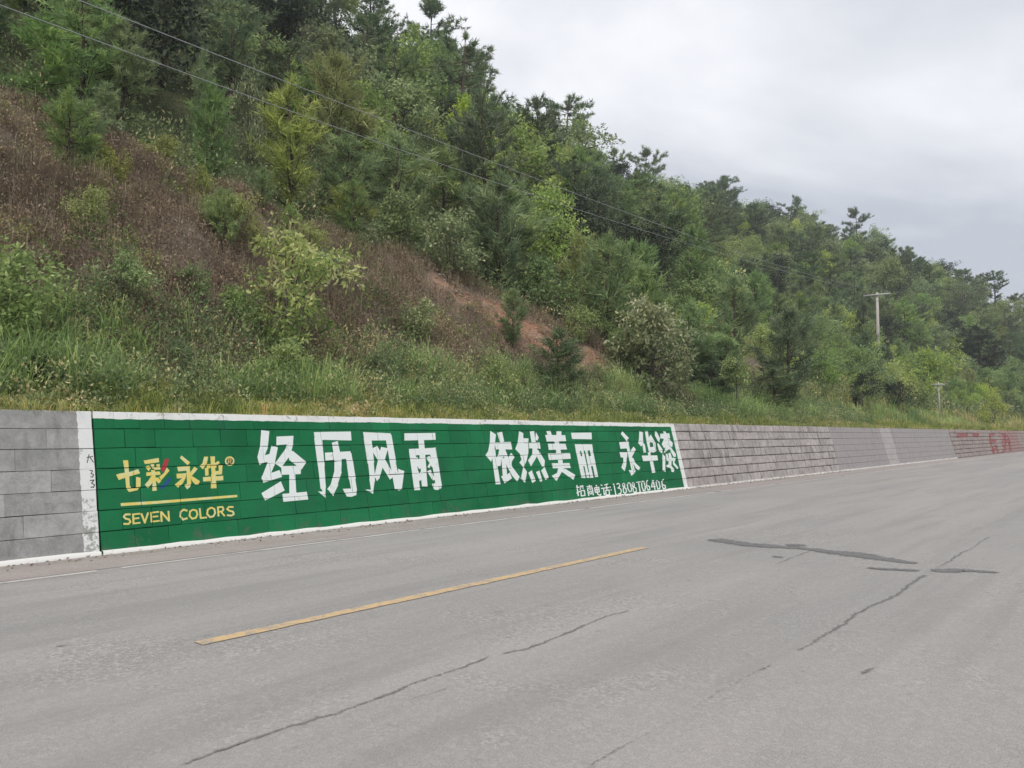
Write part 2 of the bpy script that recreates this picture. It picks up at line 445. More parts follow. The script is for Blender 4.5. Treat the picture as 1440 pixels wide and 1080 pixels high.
def mural_paint(t, P, s, base, med, fine, drip, oi):
    wob = math_n(t, 'MULTIPLY_ADD', noise(t, 3.0, 4, 0.6, P), 0.05, -0.025)
    z = math_n(t, 'ADD', s.outputs['Z'], wob)
    x = math_n(t, 'ADD', s.outputs['X'], wob)
    top = math_n(t, 'GREATER_THAN', z, 1.815)
    right = math_n(t, 'GREATER_THAN', x, S_B - 0.24)
    white = math_n(t, 'MAXIMUM', top, right)
    big = noise(t, 0.9, 4, 0.6, P, 0.4)
    g = ramp(t, big, [(0.3, (0.007, 0.120, 0.044)), (0.7, (0.014, 0.182, 0.068))])
    g = mixc(t, math_n(t, 'MULTIPLY', smooth_step(t, drip, 0.46, 0.72), 0.55), g, (0.024, 0.118, 0.066))
    hs = N(t, 'ShaderNodeHueSaturation'); t.links.new(g, hs.inputs['Color'])
    t.links.new(math_n(t, 'MULTIPLY_ADD', oi.outputs['Random'], 0.22, 0.89), hs.inputs['Value'])
    low = math_n(t, 'MULTIPLY', smooth_step(t, math_n(t, 'SUBTRACT', med, math_n(t, 'MULTIPLY', s.outputs['Z'], 0.28)), 0.50, 0.62), 0.7)
    g = mixc(t, low, hs.outputs['Color'], (0.10, 0.115, 0.085))
    wcol = mixc(t, smooth_step(t, math_n(t, 'MULTIPLY_ADD', fine, 0.3, med), 0.72, 0.86), (0.77, 0.78, 0.75), (0.36, 0.36, 0.34))
    return mixc(t, white, g, wcol)
def stripe_paint(t, P, s, base, med, fine, drip, oi):
    wob = math_n(t, 'MULTIPLY_ADD', noise(t, 6.0, 5, 0.7, P), 0.06, -0.03)
    x = math_n(t, 'ADD', s.outputs['X'], wob)
    white = math_n(t, 'GREATER_THAN', x, S_A - 0.20)
    fl = smooth_step(t, math_n(t, 'SUBTRACT', math_n(t, 'MULTIPLY_ADD', fine, 0.45, med), math_n(t, 'MULTIPLY', s.outputs['Z'], 0.12)), 0.66, 0.76)
    wcol = mixc(t, fl, (0.74, 0.75, 0.73), (0.33, 0.34, 0.31))
    return mixc(t, white, base, wcol)
def red_paint(t, P, s, base, med, fine, drip, oi):
    x = s.outputs['X']
    sel = math_n(t, 'MULTIPLY', math_n(t, 'GREATER_THAN', x, 77.0), math_n(t, 'LESS_THAN', x, 87.5))
    f = math_n(t, 'MULTIPLY', sel, smooth_step(t, med, 0.30, 0.55))
    return mixc(t, math_n(t, 'MULTIPLY', f, 0.75), base, (0.36, 0.20, 0.19))
M['wall_grey'] = concrete_mat('weathered_grey_stone', (0.24, 0.24, 0.235), (0.47, 0.463, 0.45), (0.14, 0.14, 0.132), stripe_paint, 0.6)
M['wall_mural'] = concrete_mat('green_painted_stone', (0.2, 0.2, 0.19), (0.3, 0.3, 0.29), paint=mural_paint)
M['wall_brown'] = concrete_mat('brownish_stone', (0.285, 0.250, 0.236), (0.56, 0.51, 0.485), (0.13, 0.112, 0.10), None, 0.7)
M['wall_plaster'] = concrete_mat('plastered_stone', (0.36, 0.33, 0.318), (0.45, 0.418, 0.403), (0.25, 0.23, 0.22), None, 0.5)
M['wall_red'] = concrete_mat('stone_with_faded_red_paint', (0.25, 0.195, 0.175), (0.46, 0.385, 0.35), (0.10, 0.08, 0.07), red_paint, 0.75)
M['mortar'] = concrete_mat('dark_mortar', (0.045, 0.043, 0.04), (0.10, 0.095, 0.09), (0.03, 0.03, 0.03))
M['mortar_green_shaded'] = concrete_mat('green_joint_painted_shade', (0.1, 0.1, 0.1), (0.15, 0.15, 0.15), paint=lambda t, P, s, b, m_, f, d, oi: mixc(t, math_n(t, 'GREATER_THAN', s.outputs['Z'], 1.815), mixc(t, m_, (0.004, 0.045, 0.022), (0.007, 0.085, 0.04)), (0.45, 0.46, 0.44)))  # mural green and white again, darkened in colour for the shadow inside the joints
M['footing'] = line_paint('white_painted_footing', (0.74, 0.73, 0.69), (0.33, 0.31, 0.28), 0.72, 5.0)
M['footing_worn'] = line_paint('worn_white_footing', (0.66, 0.64, 0.60), (0.36, 0.335, 0.305), 0.56, 5.0)
def wall_paint(name, c, worn, wear=0.74):
    m, t, out = mat_new(name)
    P = position(t)
    n = noise(t, 7, 5, 0.7, P, 0.3); f = noise(t, 55, 3, 0.65, P)
    w = smooth_step(t, math_n(t, 'MULTIPLY_ADD', f, 0.3, n), wear, wear + 0.14)
    principled(t, out, mixc(t, w, c, worn), 0.8, bump(t, math_n(t, 'ADD', n, f), 0.4, 0.012), 0.25)
    return m
M['p_white'] = wall_paint('white_letter_paint', (0.76, 0.81, 0.78), (0.50, 0.62, 0.55))
M['p_yellow'] = wall_paint('yellow_letter_paint', (0.72, 0.60, 0.16), (0.66, 0.66, 0.36), 0.62)
M['p_orange'] = wall_paint('orange_letter_paint', (0.55, 0.33, 0.16), (0.6, 0.5, 0.3))
M['p_red'] = wall_paint('red_letter_paint', (0.40, 0.045, 0.055), (0.33, 0.10, 0.09))
M['p_blue'] = wall_paint('blue_letter_paint', (0.022, 0.085, 0.23), (0.02, 0.12, 0.16))
M['p_black'] = wall_paint('black_letter_paint', (0.05, 0.05, 0.05), (0.2, 0.2, 0.2))
M['p_faded_red'] = wall_paint('faded_red_letter_paint', (0.30, 0.075, 0.078), (0.34, 0.19, 0.17), 0.62)
M['pole'] = concrete_mat('pole_concrete', (0.36, 0.335, 0.29), (0.52, 0.49, 0.43), (0.25, 0.235, 0.2))
M['steel'] = concrete_mat('galvanised_steel', (0.42, 0.43, 0.43), (0.58, 0.59, 0.59), (0.33, 0.31, 0.28), None, 0.3)
M['ceramic'] = line_paint('insulator_ceramic', (0.30, 0.20, 0.15), (0.22, 0.15, 0.12), 0.7)
M['cable'] = line_paint('cable_sheath', (0.36, 0.37, 0.38), (0.28, 0.29, 0.30), 0.6)
def flat_ground():
    m, t, out = mat_new('ground_earth')
    P = position(t)
    a = noise(t, 0.08, 6, 0.6, P); b = noise(t, 1.7, 5, 0.7, P)
    c = mixc(t, a, (0.07, 0.085, 0.035), (0.15, 0.12, 0.08))
    principled(t, out, mixc(t, math_n(t, 'MULTIPLY', b, 0.5), c, (0.09, 0.12, 0.04)), 0.95, bump(t, b, 0.5, 0.1), 0.1)
    return m
M['ground'] = flat_ground()
M['rock'] = concrete_mat('pale_stone', (0.24, 0.20, 0.165), (0.44, 0.38, 0.33), (0.22, 0.13, 0.09), None, 0.4)

# ------------------------------------------------------------------ ground, road, markings
def grid_mesh(name, ss, ww, zf, tintf=None):
    S, Wd = np.meshgrid(ss, ww, indexing='ij')
    V = bend3(S, Wd, zf(S, Wd)).reshape(-1, 3)
    n, m = S.shape
    i = (np.arange(n - 1)[:, None] * m + np.arange(m - 1)[None]).ravel()
    F = np.stack([i, i + m, i + m + 1, i + 1], -1)
    return mesh_np(name, V, F, None if tintf is None else tintf(S, Wd).ravel(), True)
tag(obj('ground', mesh_py('ground', [(-350, -350, -0.06), (350, -350, -0.06), (350, 350, -0.06), (-350, 350, -0.06)], [(0, 1, 2, 3)]), M['ground']), kind='structure')
ss_road = np.concatenate([np.arange(-80, 85, 5.0), np.arange(85, 221, 3.0)])
road = tag(obj('road', grid_mesh('road', ss_road, np.array([-13.0, -6, 0, 5, 10.0, 11.3]), lambda s, w: s * 0), M['asphalt']), kind='structure')
EDGE_W, DASH_W = 9.62, 5.713
tag(obj('shoulder', grid_mesh('shoulder', ss_road, np.array([EDGE_W + 0.08, 10.3, 11.2]), lambda s, w: s * 0 + 0.004), M['shoulder']), kind='structure')

def strip(name, s0, s1, w, width, z, mat, parent, jag=0.006, step=0.12):
    n = max(2, int((s1 - s0) / step) + 1)
    s = np.linspace(s0, s1, n)
    a = w - width / 2 + rng.normal(0, jag, n); b = w + width / 2 + rng.normal(0, jag, n)
    V = np.concatenate([bend3(s, a, z), bend3(s, b, z)])
    i = np.arange(n - 1)
    return obj(name, mesh_np(name, V, np.stack([i, i + 1, n + i + 1, n + i], -1)), mat, parent)
u0 = ground_at(280, 906)[0]; u1 = ground_at(905, 770)[0]
strip('centre_line_dash', u0, u1, DASH_W, 0.135, 0.006, M['yellow_line'], road)
s = -9.0
while s < 110:                                   # the worn edge line, broken into stretches
    e = s + rng.uniform(2.2, 6.5)
    strip('edge_line', s, e, EDGE_W, 0.085, 0.004, M['white_line'], road, 0.008, 0.3)
    s = e + rng.uniform(0.05, 0.4)

def ground_ribbon(name, pts, widths, mat, z=0.005, jag=0.25, skip=0.0, step=0.025, squash=True):
    P = np.array([ground_at(*p) for p in pts])
    seg = np.linalg.norm(np.diff(P, axis=0), axis=1); L = np.concatenate([[0], np.cumsum(seg)])
    n = max(4, int(L[-1] / step))
    t = np.linspace(0, L[-1], n)
    C = np.stack([np.interp(t, L, P[:, 0]), np.interp(t, L, P[:, 1])], -1)
    wd = np.interp(t, L, widths) * (0.68 if name == 'crack' else 1.0)
    T = np.gradient(C, axis=0); T /= np.linalg.norm(T, axis=1)[:, None]
    Nn = np.stack([-T[:, 1], T[:, 0]], -1)
    wig = vnoise(t * 1.3, t * 0 + 5.5, 11) * 0.05 + vnoise(t * 7, t * 0 + 2.5, 12) * 0.022 + vnoise(t * 23, t * 0 + 8.5, 16) * 0.012
    C = C + Nn * wig[:, None]
    env = np.minimum(1, np.minimum(np.arange(n), np.arange(n)[::-1]) / 4.0)
    jl = (1 + jag * (vnoise(t * 9, t * 0 + 1.3, 13) + 0.6 * rng.normal(0, 1, n))) * env
    jr = (1 + jag * (vnoise(t * 9, t * 0 + 7.7, 14) + 0.6 * rng.normal(0, 1, n))) * env
    A = C + Nn * (wd * np.maximum(jl, 0.02) * 0.8)[:, None]; B = C - Nn * (wd * np.maximum(jr, 0.02) * 0.8)[:, None]
    zc = np.full(n, z)
    V = np.concatenate([np.c_[A, zc], np.c_[C, zc], np.c_[B, zc]])
    i = np.arange(n - 1)
    F = np.concatenate([np.stack([i, n + i, n + i + 1, i + 1], -1), np.stack([n + i, 2 * n + i, 2 * n + i + 1, n + i + 1], -1)])
    mid = env * np.clip(1.0 - skip * (0.9 + 1.1 * vnoise(t * 1.9, t * 0 + 3.3, 15)), 0.1, 1.0)
    return obj(name, mesh_np(name, V, F, np.concatenate([np.zeros(n), mid, np.zeros(n)])), mat, road)
ground_ribbon('tar_seal', [(995, 758), (1060, 767), (1130, 772), (1200, 780), (1292, 794)], [0.30, 0.36, 0.20, 0.42, 0.16], M['tar'], 0.005, 0.22)
ground_ribbon('tar_seal', [(1104, 768), (1134, 766)], [0.20, 0.24], M['tar'], 0.0062, 0.3)
ground_ribbon('tar_seal', [(1082, 784), (1106, 783)], [0.16, 0.20], M['tar'], 0.005, 0.2)
ground_ribbon('tar_seal', [(1212, 799), (1300, 803)], [0.12, 0.15], M['tar'], 0.0066, 0.22)
ground_ribbon('tar_seal', [(1308, 804), (1350, 802), (1412, 806)], [0.20, 0.22, 0.12], M['tar'], 0.005, 0.22)
ground_ribbon('crack', [(1392, 755), (1340, 785), (1302, 806)], [0.05, 0.07, 0.06], M['crack'], 0.0074, 0.35, 0.25)
ground_ribbon('crack', [(1302, 808), (1260, 835), (1210, 860), (1150, 897), (1112, 918)], [0.09, 0.09, 0.06, 0.08, 0.04], M['crack'], 0.005, 0.4, 0.12)
ground_ribbon('crack', [(1090, 932), (1040, 958), (990, 985), (940, 1012), (880, 1045), (820, 1085)], [0.03, 0.05, 0.045, 0.06, 0.05, 0.03], M['crack'], 0.005, 0.7, 0.45)
ground_ribbon('crack', [(1140, 775), (1085, 795)], [0.05, 0.03], M['crack'], 0.0074, 0.4, 0.2)
ground_ribbon('crack', [(892, 857), (850, 868), (810, 885), (740, 911), (690, 922)], [0.03, 0.035, 0.06, 0.075, 0.05], M['crack'], 0.005, 0.5, 0.1)
ground_ribbon('crack', [(694, 921), (655, 938), (600, 955), (540, 978), (470, 1002), (400, 1022), (320, 1053), (235, 1082)], [0.03, 0.045, 0.055, 0.06, 0.06, 0.055, 0.045, 0.03], M['crack'], 0.0058, 0.6, 0.12)
ground_ribbon('crack', [(1205, 952), (1218, 945), (1232, 936)], [0.05, 0.07, 0.03], M['crack'], 0.005, 0.5, 0.1)
ground_ribbon('crack', [(62, 915), (85, 909), (112, 906)], [0.05, 0.07, 0.03], M['crack'], 0.005, 0.5, 0.3)
ground_ribbon('crack', [(178, 886), (205, 884)], [0.03, 0.04], M['crack'], 0.005, 0.5, 0.3)
ground_ribbon('crack', [(640, 965), (560, 990)], [0.02, 0.03], M['crack'], 0.005, 0.8, 0.5)

# ------------------------------------------------------------------ the hillside
def soil_tint(s, w):
    cw = np.interp(s, cut_s, cut_w)
    dry = np.clip((cw + 0.8 - w) / 1.2, 0, 1) * np.clip((26.5 - s) / 3, 0, 1) * np.clip((w - 12.9) / 0.8, 0, 1)
    red = np.exp(-(((s - 20.5) / 3.2) ** 2 + ((w - (np.interp(s, [16, 19, 24.5], [18.0, 17.3, 15.0]))) / 1.5) ** 2)) * 1.1
    red = red + 0.9 * np.exp(-(((s - 42.5) / 2.6) ** 2 + ((w - 17.6) / 1.5) ** 2)) + 0.9 * np.exp(-(((s - 150) / 8) ** 2 + ((w - 26) / 3) ** 2))
    return np.clip(0.55 * dry + red, 0, 1.1)
ss_h = np.concatenate([np.arange(-60, 0, 3.0), np.arange(0, 50, 0.4), np.arange(50, 110, 1.0), np.arange(110, 231, 2.0)])
ww_h = np.concatenate([[TOP_V + 0.12], np.arange(TOP_V + 0.4, 23, 0.4), np.arange(23, 80, 1.6), np.arange(80, 201, 8.0)])
hill = tag(obj('hillside', grid_mesh('hillside', ss_h, ww_h, height, soil_tint), M['soil']), kind='structure')

# ------------------------------------------------------------------ the retaining wall, section by section
COSB = 1 / math.sqrt(1 + BATTER ** 2); SINB = BATTER * COSB
FACE_L = WALL_H / COSB
def wallP(s, t, d):
    """s along the wall, t up its leaning face, d out of the face"""
    s = np.asarray(s, float); t = np.asarray(t, float)
    return bend3(s, WALL_V + t * SINB - d * COSB, t * COSB + d * SINB)
def px_to_wall(px, py):
    d = ray(px, py)
    nrm = np.array([0, -COSB, SINB])
    k = ((np.array([0, WALL_V, 0]) - [0, 0, CAM_H]) @ nrm) / (d @ nrm)
    P = d * k + [0, 0, CAM_H]
    return P[0], P[2] / COSB
courses = np.array([0.305, 0.285, 0.285, 0.285, 0.285, 0.275, 0.0]); courses[-1] = FACE_L - courses.sum()
course_t = np.concatenate([[0], np.cumsum(courses)])

def wall_body(root, s0, s1, mat, back=0.026):
    n = max(2, int((s1 - s0) / 2) + 1)
    s = np.linspace(s0, s1, n)
    prof = [(WALL_V + back * 1.03, -0.2), (WALL_V + back * 1.03 + BATTER * (WALL_H - 0.006), WALL_H - 0.006), (TOP_V + 0.38, WALL_H - 0.006), (TOP_V + 0.38, -0.2)]
    V = np.concatenate([bend3(s, np.full(n, w), z) for w, z in prof])
    F = []
    for k in range(4):
        a, b = k * n, ((k + 1) % 4) * n
        for i in range(n - 1): F.append((a + i, a + i + 1, b + i + 1, b + i))
    F += [(0, n, 2 * n, 3 * n), (n - 1, 4 * n - 1, 3 * n - 1, 2 * n - 1)]
    return obj('wall_body', mesh_py('wall_body', V, F), mat, root)
def footing(root, s0, s1, mat):
    n = max(3, int((s1 - s0) / 0.35) + 1)
    s = np.linspace(s0, s1, n)
    h = 0.052 + rng.normal(0, 0.006, n); o = 0.055 + rng.normal(0, 0.007, n)
    V = np.concatenate([bend3(s, WALL_V - o, 0.0), bend3(s, WALL_V - o + 0.012, h), bend3(s, np.full(n, WALL_V + 0.02), h + 0.004)])
    i = np.arange(n - 1)
    F = np.concatenate([np.stack([i, i + 1, n + i + 1, n + i], -1), np.stack([n + i, n + i + 1, 2 * n + i + 1, 2 * n + i], -1)])
    return obj('footing', mesh_np('footing', V, F), mat, root)
def block_geo(s0, s1, t0, t1, proud, bev=0.012, jit=0.004):
    """a dressed stone: sides, chamfer, flat front"""
    c = np.array([(s0, t0), (s1, t0), (s1, t1), (s0, t1)]) + rng.uniform(-jit, jit, (4, 2))
    ctr = c.mean(0)
    inn = c + np.sign(ctr - c) * bev
    V = np.concatenate([wallP(c[:, 0], c[:, 1], -0.03), wallP(c[:, 0], c[:, 1], proud - bev * 0.7), wallP(inn[:, 0], inn[:, 1], proud)])
    F = []
    for k in range(4):
        j = (k + 1) % 4
        F += [(k, j, 4 + j, 4 + k), (4 + k, 4 + j, 8 + j, 8 + k)]
    F.append((8, 9, 10, 11))
    return V, F, (c[:, 0].min() + 0.001, c[:, 0].max() - 0.001, c[:, 1].min() + 0.001, c[:, 1].max() - 0.001)
def lay_blocks(root, s0, s1, wmin, wmax, mat, hgap, vgap, joined=False, pr=0.006, bev=0.012):
    rects = []; VV = []; FF = []; n = 0
    for k in range(7):
        t0, t1 = course_t[k] + hgap / 2, course_t[k + 1] - (hgap / 2 if k < 6 else 0)
        edges = [s0]
        e = s0 + rng.uniform(0.4, 1.0) * wmax
        while e < s1 - wmin * 0.6:
            edges.append(e); e += rng.uniform(wmin, wmax)
        edges.append(s1)
        for a, b in zip(edges[:-1], edges[1:]):
            p = rng.uniform(0.0, pr)
            V, F, rc = block_geo(a + vgap / 2, b - vgap / 2, t0, t1, p, bev)
            rects.append((*rc, p))
            if joined:
                VV.append(V); FF += [tuple(i + n for i in f) for f in F]; n += len(V)
            else:
                obj('block', mesh_py('block', V, F), mat, root)
    if joined:
        o = obj('blocks', mesh_py('blocks', np.concatenate(VV), FF), mat, root)
        o['kind'] = 'stuff'
    return rects
def wall_root(label, s0, group=None):
    x, y = bend(s0, WALL_V)
    r = empty('retaining_wall', (0, 0, 0))
    tag(r, label, 'wall', group, 'thing')
    return r
S_C = px_to_wall(1182, 664)[0]; S_D = px_to_wall(1346, 646)[0]; S_E = 128.0

wa = wall_root('bare grey stone retaining wall with a white stripe left of the green mural', -9)
wall_body(wa, -9, S_A - 0.012, M['mortar']); footing(wa, -9, S_A - 0.012, M['footing'])
rects_a = lay_blocks(wa, -9, S_A - 0.012, 0.75, 1.35, M['wall_grey'], 0.008, 0.0015, pr=0.005, bev=0.004)
wb = wall_root('retaining wall painted green with white border and large Chinese slogan', S_A)
wall_body(wb, S_A + 0.012, S_B - 0.004, M['mortar_green_shaded']); footing(wb, S_A + 0.012, S_B - 0.004, M['footing'])
rects_b = lay_blocks(wb, S_A + 0.012, S_B - 0.004, 0.34, 0.62, M['wall_mural'], 0.009, 0.005, pr=0.006, bev=0.005)
wc = wall_root('brownish retaining wall of small dark-jointed blocks right after the green mural', S_B)
wall_body(wc, S_B + 0.004, S_C - 0.006, M['mortar']); footing(wc, S_B + 0.004, S_C - 0.006, M['footing_worn'])
lay_blocks(wc, S_B + 0.004, S_C - 0.006, 0.36, 0.66, M['wall_brown'], 0.022, 0.030, pr=0.03, bev=0.018)
wd = wall_root('smooth plastered grey retaining wall between the small blocks and the red-marked blocks', S_C)
wall_body(wd, S_C + 0.006, S_D - 0.05, M['mortar']); footing(wd, S_C + 0.006, S_D - 0.05, M['footing_worn'])
cuts = [S_C + 0.006, px_to_wall(1252, 656)[0], px_to_wall(1266, 654)[0], S_D - 0.05]
for a, b in zip(cuts[:-1], cuts[1:]):
    VV, FF, n = [], [], 0
    for k in range(7):
        V, F, _ = block_geo(a + 0.005, b - 0.005, course_t[k] + 0.004, course_t[k + 1] - 0.004, rng.uniform(0.004, 0.010), 0.006, 0.001)
        VV.append(V); FF += [tuple(i + n for i in f) for f in F]; n += len(V)
    obj('plaster_panel', mesh_py('plaster_panel', np.concatenate(VV), FF), M['wall_plaster'], wd)
we = wall_root('far retaining wall of stained blocks with faded red characters', S_D)
wall_body(we, S_D + 0.05, S_E, M['mortar']); footing(we, S_D + 0.05, S_E, M['mortar'])
rects_e = lay_blocks(we, S_D + 0.05, S_E, 0.9, 1.7, M['wall_red'], 0.03, 0.05, joined=True, pr=0.04, bev=0.02)

# ------------------------------------------------------------------ the painted writing
def clip_poly(poly, a, b, c, d):
    for ax, lim, sg in ((0, a, 1), (0, b, -1), (1, c, 1), (1, d, -1)):
        out = []
        for i in range(len(poly)):
            p, q = poly[i - 1], poly[i]
            ip, iq = sg * (p[ax] - lim) >= 0, sg * (q[ax] - lim) >= 0
            if ip != iq:
                k = (lim - p[ax]) / (q[ax] - p[ax])
                out.append((p[0] + k * (q[0] - p[0]), p[1] + k * (q[1] - p[1])))
            if iq: out.append(q)
        poly = out
        if len(poly) < 3: return []
    return poly
def stroke_polys(pts, w):
    """a brush stroke along pixel points, as one quad for each segment plus small joints"""
    out = []
    pts = [np.array(p, float) for p in pts]
    ws = [w] * len(pts) if np.isscalar(w) else list(w)
    for i in range(len(pts) - 1):
        a, b = pts[i], pts[i + 1]
        d = b - a; L = np.linalg.norm(d)
        if L < 1e-6: continue
        d = d / L; n = np.array([-d[1], d[0]])
        a2 = a - d * (ws[i] * 0.28 if i > 0 else 0.0); b2 = b + d * (ws[i + 1] * 0.28 if i < len(pts) - 2 else 0.0)
        out.append([a2 + n * ws[i] / 2, b2 + n * ws[i + 1] / 2, b2 - n * ws[i + 1] / 2, a2 - n * ws[i] / 2])
    return out
def paint_char(name, root, rects, ox, oy, sc, polys, mat, label=None, lift=0.0012, rough=0.0):
    V, F = [], []
    layer = 0
    for poly in polys:
        pts = [px_to_wall(ox + p[0] / sc, oy + p[1] / sc) for p in poly]
        if rough: pts = [(p[0] + rng.normal(0, rough), p[1] + rng.normal(0, rough)) for p in pts]
        tris = tessellate_polygon([[Vector((p[0], p[1], 0)) for p in pts]])
        layer += 1
        for tr in tris:
            tri = [pts[i] for i in tr]
            lo = np.min(tri, 0); hi = np.max(tri, 0)
            for (a, b, c, d, pr) in rects:
                if lo[0] > b or hi[0] < a or lo[1] > d or hi[1] < c: continue
                q = clip_poly(tri, a, b, c, d)
                if len(q) < 3: continue
                area = sum(q[i - 1][0] * q[i][1] - q[i][0] * q[i - 1][1] for i in range(len(q)))
                if abs(area) < 1e-7: continue
                if area < 0: q = q[::-1]
                base = len(V)
                V += list(wallP([p[0] for p in q], [p[1] for p in q], pr + lift + layer * 0.00012))
                F.append(tuple(range(base, base + len(q))))
    o = obj(name, mesh_py(name, V, F), mat, root)
    if label: o['label'] = label
    return o
def S(*args):            # shorthand: several strokes -> polygons
    out = []
    for pts, w in args: out += stroke_polys(pts, w)
    return out
G1 = (340, 560, 4.5); G2 = (675, 595, 11.37); G3 = (760, 595, 11.37); G4 = (860, 595, 13.09)
chars = []
chars.append((G1, [[(120, 203), (172, 210), (158, 320), (128, 412), (112, 420), (100, 372), (116, 310)],
    [(120, 372), (200, 345), (195, 395), (125, 415)]] + S(([(208, 308), (186, 410), (140, 520)], [44, 46, 46]), ([(128, 515), (246, 478)], 46))
    + [[(122, 600), (246, 530), (270, 582), (146, 648)], [(216, 240), (328, 238), (326, 292), (222, 296)]]
    + S(([(312, 280), (288, 345), (228, 425)], [36, 44, 46])) + [[(285, 330), (322, 335), (404, 402), (376, 452), (300, 392)],
    [(250, 432), (372, 428), (370, 478), (254, 484)]] + S(([(318, 475), (322, 605)], [36, 42])) + [[(256, 604), (412, 590), (416, 642), (262, 656)]]))
chars.append((G1, [[(456, 215), (690, 212), (692, 264), (462, 266)]] + S(([(482, 250), (500, 420), (514, 560), (524, 626)], [46, 42, 36, 6]))
    + [[(480, 590), (530, 596), (526, 628)]] + S(([(588, 278), (608, 380), (606, 470), (584, 550), (562, 590)], [38, 46, 46, 44, 46]))
    + [[(540, 572), (588, 590), (582, 622)], [(526, 346), (690, 338), (694, 384), (534, 396)]] + S(([(674, 350), (696, 500), (712, 590)], [40, 40, 38]))
    + [[(636, 574), (726, 572), (722, 612), (694, 626), (662, 624)]]))
chars.append((G1, [[(768, 216), (940, 220), (944, 268), (774, 266)]] + S(([(794, 250), (814, 400), (824, 520), (826, 604)], [44, 40, 36, 6]), ([(924, 235), (954, 400), (988, 575)], [40, 38, 40]))
    + [[(780, 578), (830, 580), (832, 604)], [(968, 560), (992, 586), (1012, 572), (1026, 462), (1002, 456), (990, 440), (984, 540)]]
    + S(([(836, 312), (950, 505)], [40, 34]), ([(900, 312), (852, 505)], [44, 36])) + [[(840, 490), (872, 500), (856, 526)]]))
chars.append((G1, [[(1026, 222), (1224, 218), (1226, 262), (1030, 268)]] + S(([(1134, 255), (1158, 560)], [40, 36]), ([(1076, 330), (1110, 584)], [40, 34]), ([(1206, 318), (1248, 565)], [40, 36]))
    + [[(1056, 322), (1226, 312), (1230, 356), (1066, 364)], [(1200, 540), (1266, 530), (1262, 570), (1240, 582), (1216, 580)]]
    + S(([(1100, 376), (1134, 440)], 24), ([(1104, 462), (1136, 520)], 22), ([(1132, 376), (1108, 430)], 14), ([(1176, 372), (1212, 430)], 24), ([(1182, 456), (1216, 516)], 22), ([(1210, 380), (1180, 440)], 14), ([(1136, 470), (1110, 520)], 14))))
chars.append((G2, [[(162, 125), (248, 185), (236, 310), (228, 460), (176, 618), (85, 520), (130, 440), (155, 300)], [(185, 420), (232, 420), (280, 680), (325, 975), (250, 980), (210, 690)],
    [(270, 150), (350, 135), (380, 290), (320, 310)], [(232, 305), (485, 300), (510, 415), (255, 420)]] + S(([(352, 400), (332, 520), (240, 660)], [80, 84, 80]))
    + [[(220, 612), (340, 600), (330, 690), (222, 690)], [(490, 470), (550, 545), (512, 620), (500, 690), (428, 660), (450, 556)]] + S(([(376, 560), (402, 900)], [74, 66]))
    + [[(352, 430), (400, 420), (460, 570), (520, 700), (634, 860), (590, 942), (510, 840), (430, 690)], [(335, 850), (385, 835), (420, 840), (472, 788), (506, 880), (388, 968)]]))
chars.append((G2, [[(615, 125), (690, 160), (690, 245), (775, 242), (772, 480), (745, 600), (690, 712), (625, 628), (664, 584), (632, 490), (560, 420), (600, 310)]]
    + S(([(828, 128), (872, 410)], [68, 70])) + [[(780, 305), (950, 304), (968, 408), (780, 398)], [(892, 148), (935, 230), (912, 286), (882, 262)],
    [(838, 380), (915, 395), (912, 535), (812, 688), (765, 600), (838, 505)], [(890, 415), (932, 430), (1034, 600), (1030, 690), (990, 692), (918, 550)],
    [(690, 700), (746, 772), (720, 958), (648, 886)], [(768, 790), (832, 755), (892, 925), (836, 958)], [(888, 778), (946, 755), (994, 922), (962, 948)],
    [(978, 760), (1028, 703), (1092, 870), (1048, 912)]]))
chars.append((G3, [[(90, 130), (165, 128), (180, 200), (115, 200)], [(255, 128), (335, 125), (330, 200), (255, 200)], [(70, 190), (395, 190), (410, 285), (90, 285)], [(215, 278), (295, 282), (290, 335), (225, 335)],
    [(112, 330), (405, 328), (430, 425), (130, 430)], [(245, 420), (320, 420), (325, 485), (250, 485)], [(115, 485), (470, 478), (485, 570), (140, 588)], [(280, 590), (350, 588), (355, 645), (280, 645)],
    [(180, 640), (460, 640), (485, 720), (200, 730)], [(280, 716), (388, 716), (335, 790), (250, 926), (175, 850), (265, 790)], [(326, 772), (390, 728), (556, 830), (520, 900)]]))
chars.append((G3, [[(488, 155), (815, 152), (822, 260), (510, 265)], [(545, 340), (825, 340), (836, 440), (566, 445)], [(562, 436), (622, 436), (722, 880), (655, 880)], [(652, 438), (688, 438), (784, 876), (738, 876)],
    [(712, 438), (750, 438), (846, 872), (796, 874)], [(786, 436), (836, 436), (922, 862), (872, 870)], [(628, 530), (690, 530), (716, 690), (660, 690)], [(758, 530), (822, 522), (852, 680), (800, 690)],
    [(716, 790), (780, 790), (786, 820), (722, 820)]]))
chars.append((G4, [[(165, 195), (195, 145), (318, 275), (290, 302), (284, 346), (258, 310)], [(135, 350), (315, 345), (320, 450), (275, 470), (160, 470)], [(272, 430), (318, 425), (422, 868), (370, 868)],
    [(140, 540), (290, 535), (285, 628), (160, 630)], [(215, 618), (275, 620), (270, 760), (240, 882), (180, 815), (215, 720)], [(315, 866), (437, 868), (430, 915), (365, 974)],
    [(400, 428), (447, 490), (372, 632), (342, 560), (365, 490)], [(368, 636), (400, 640), (440, 740), (526, 825), (500, 867), (450, 840), (395, 740)]]))
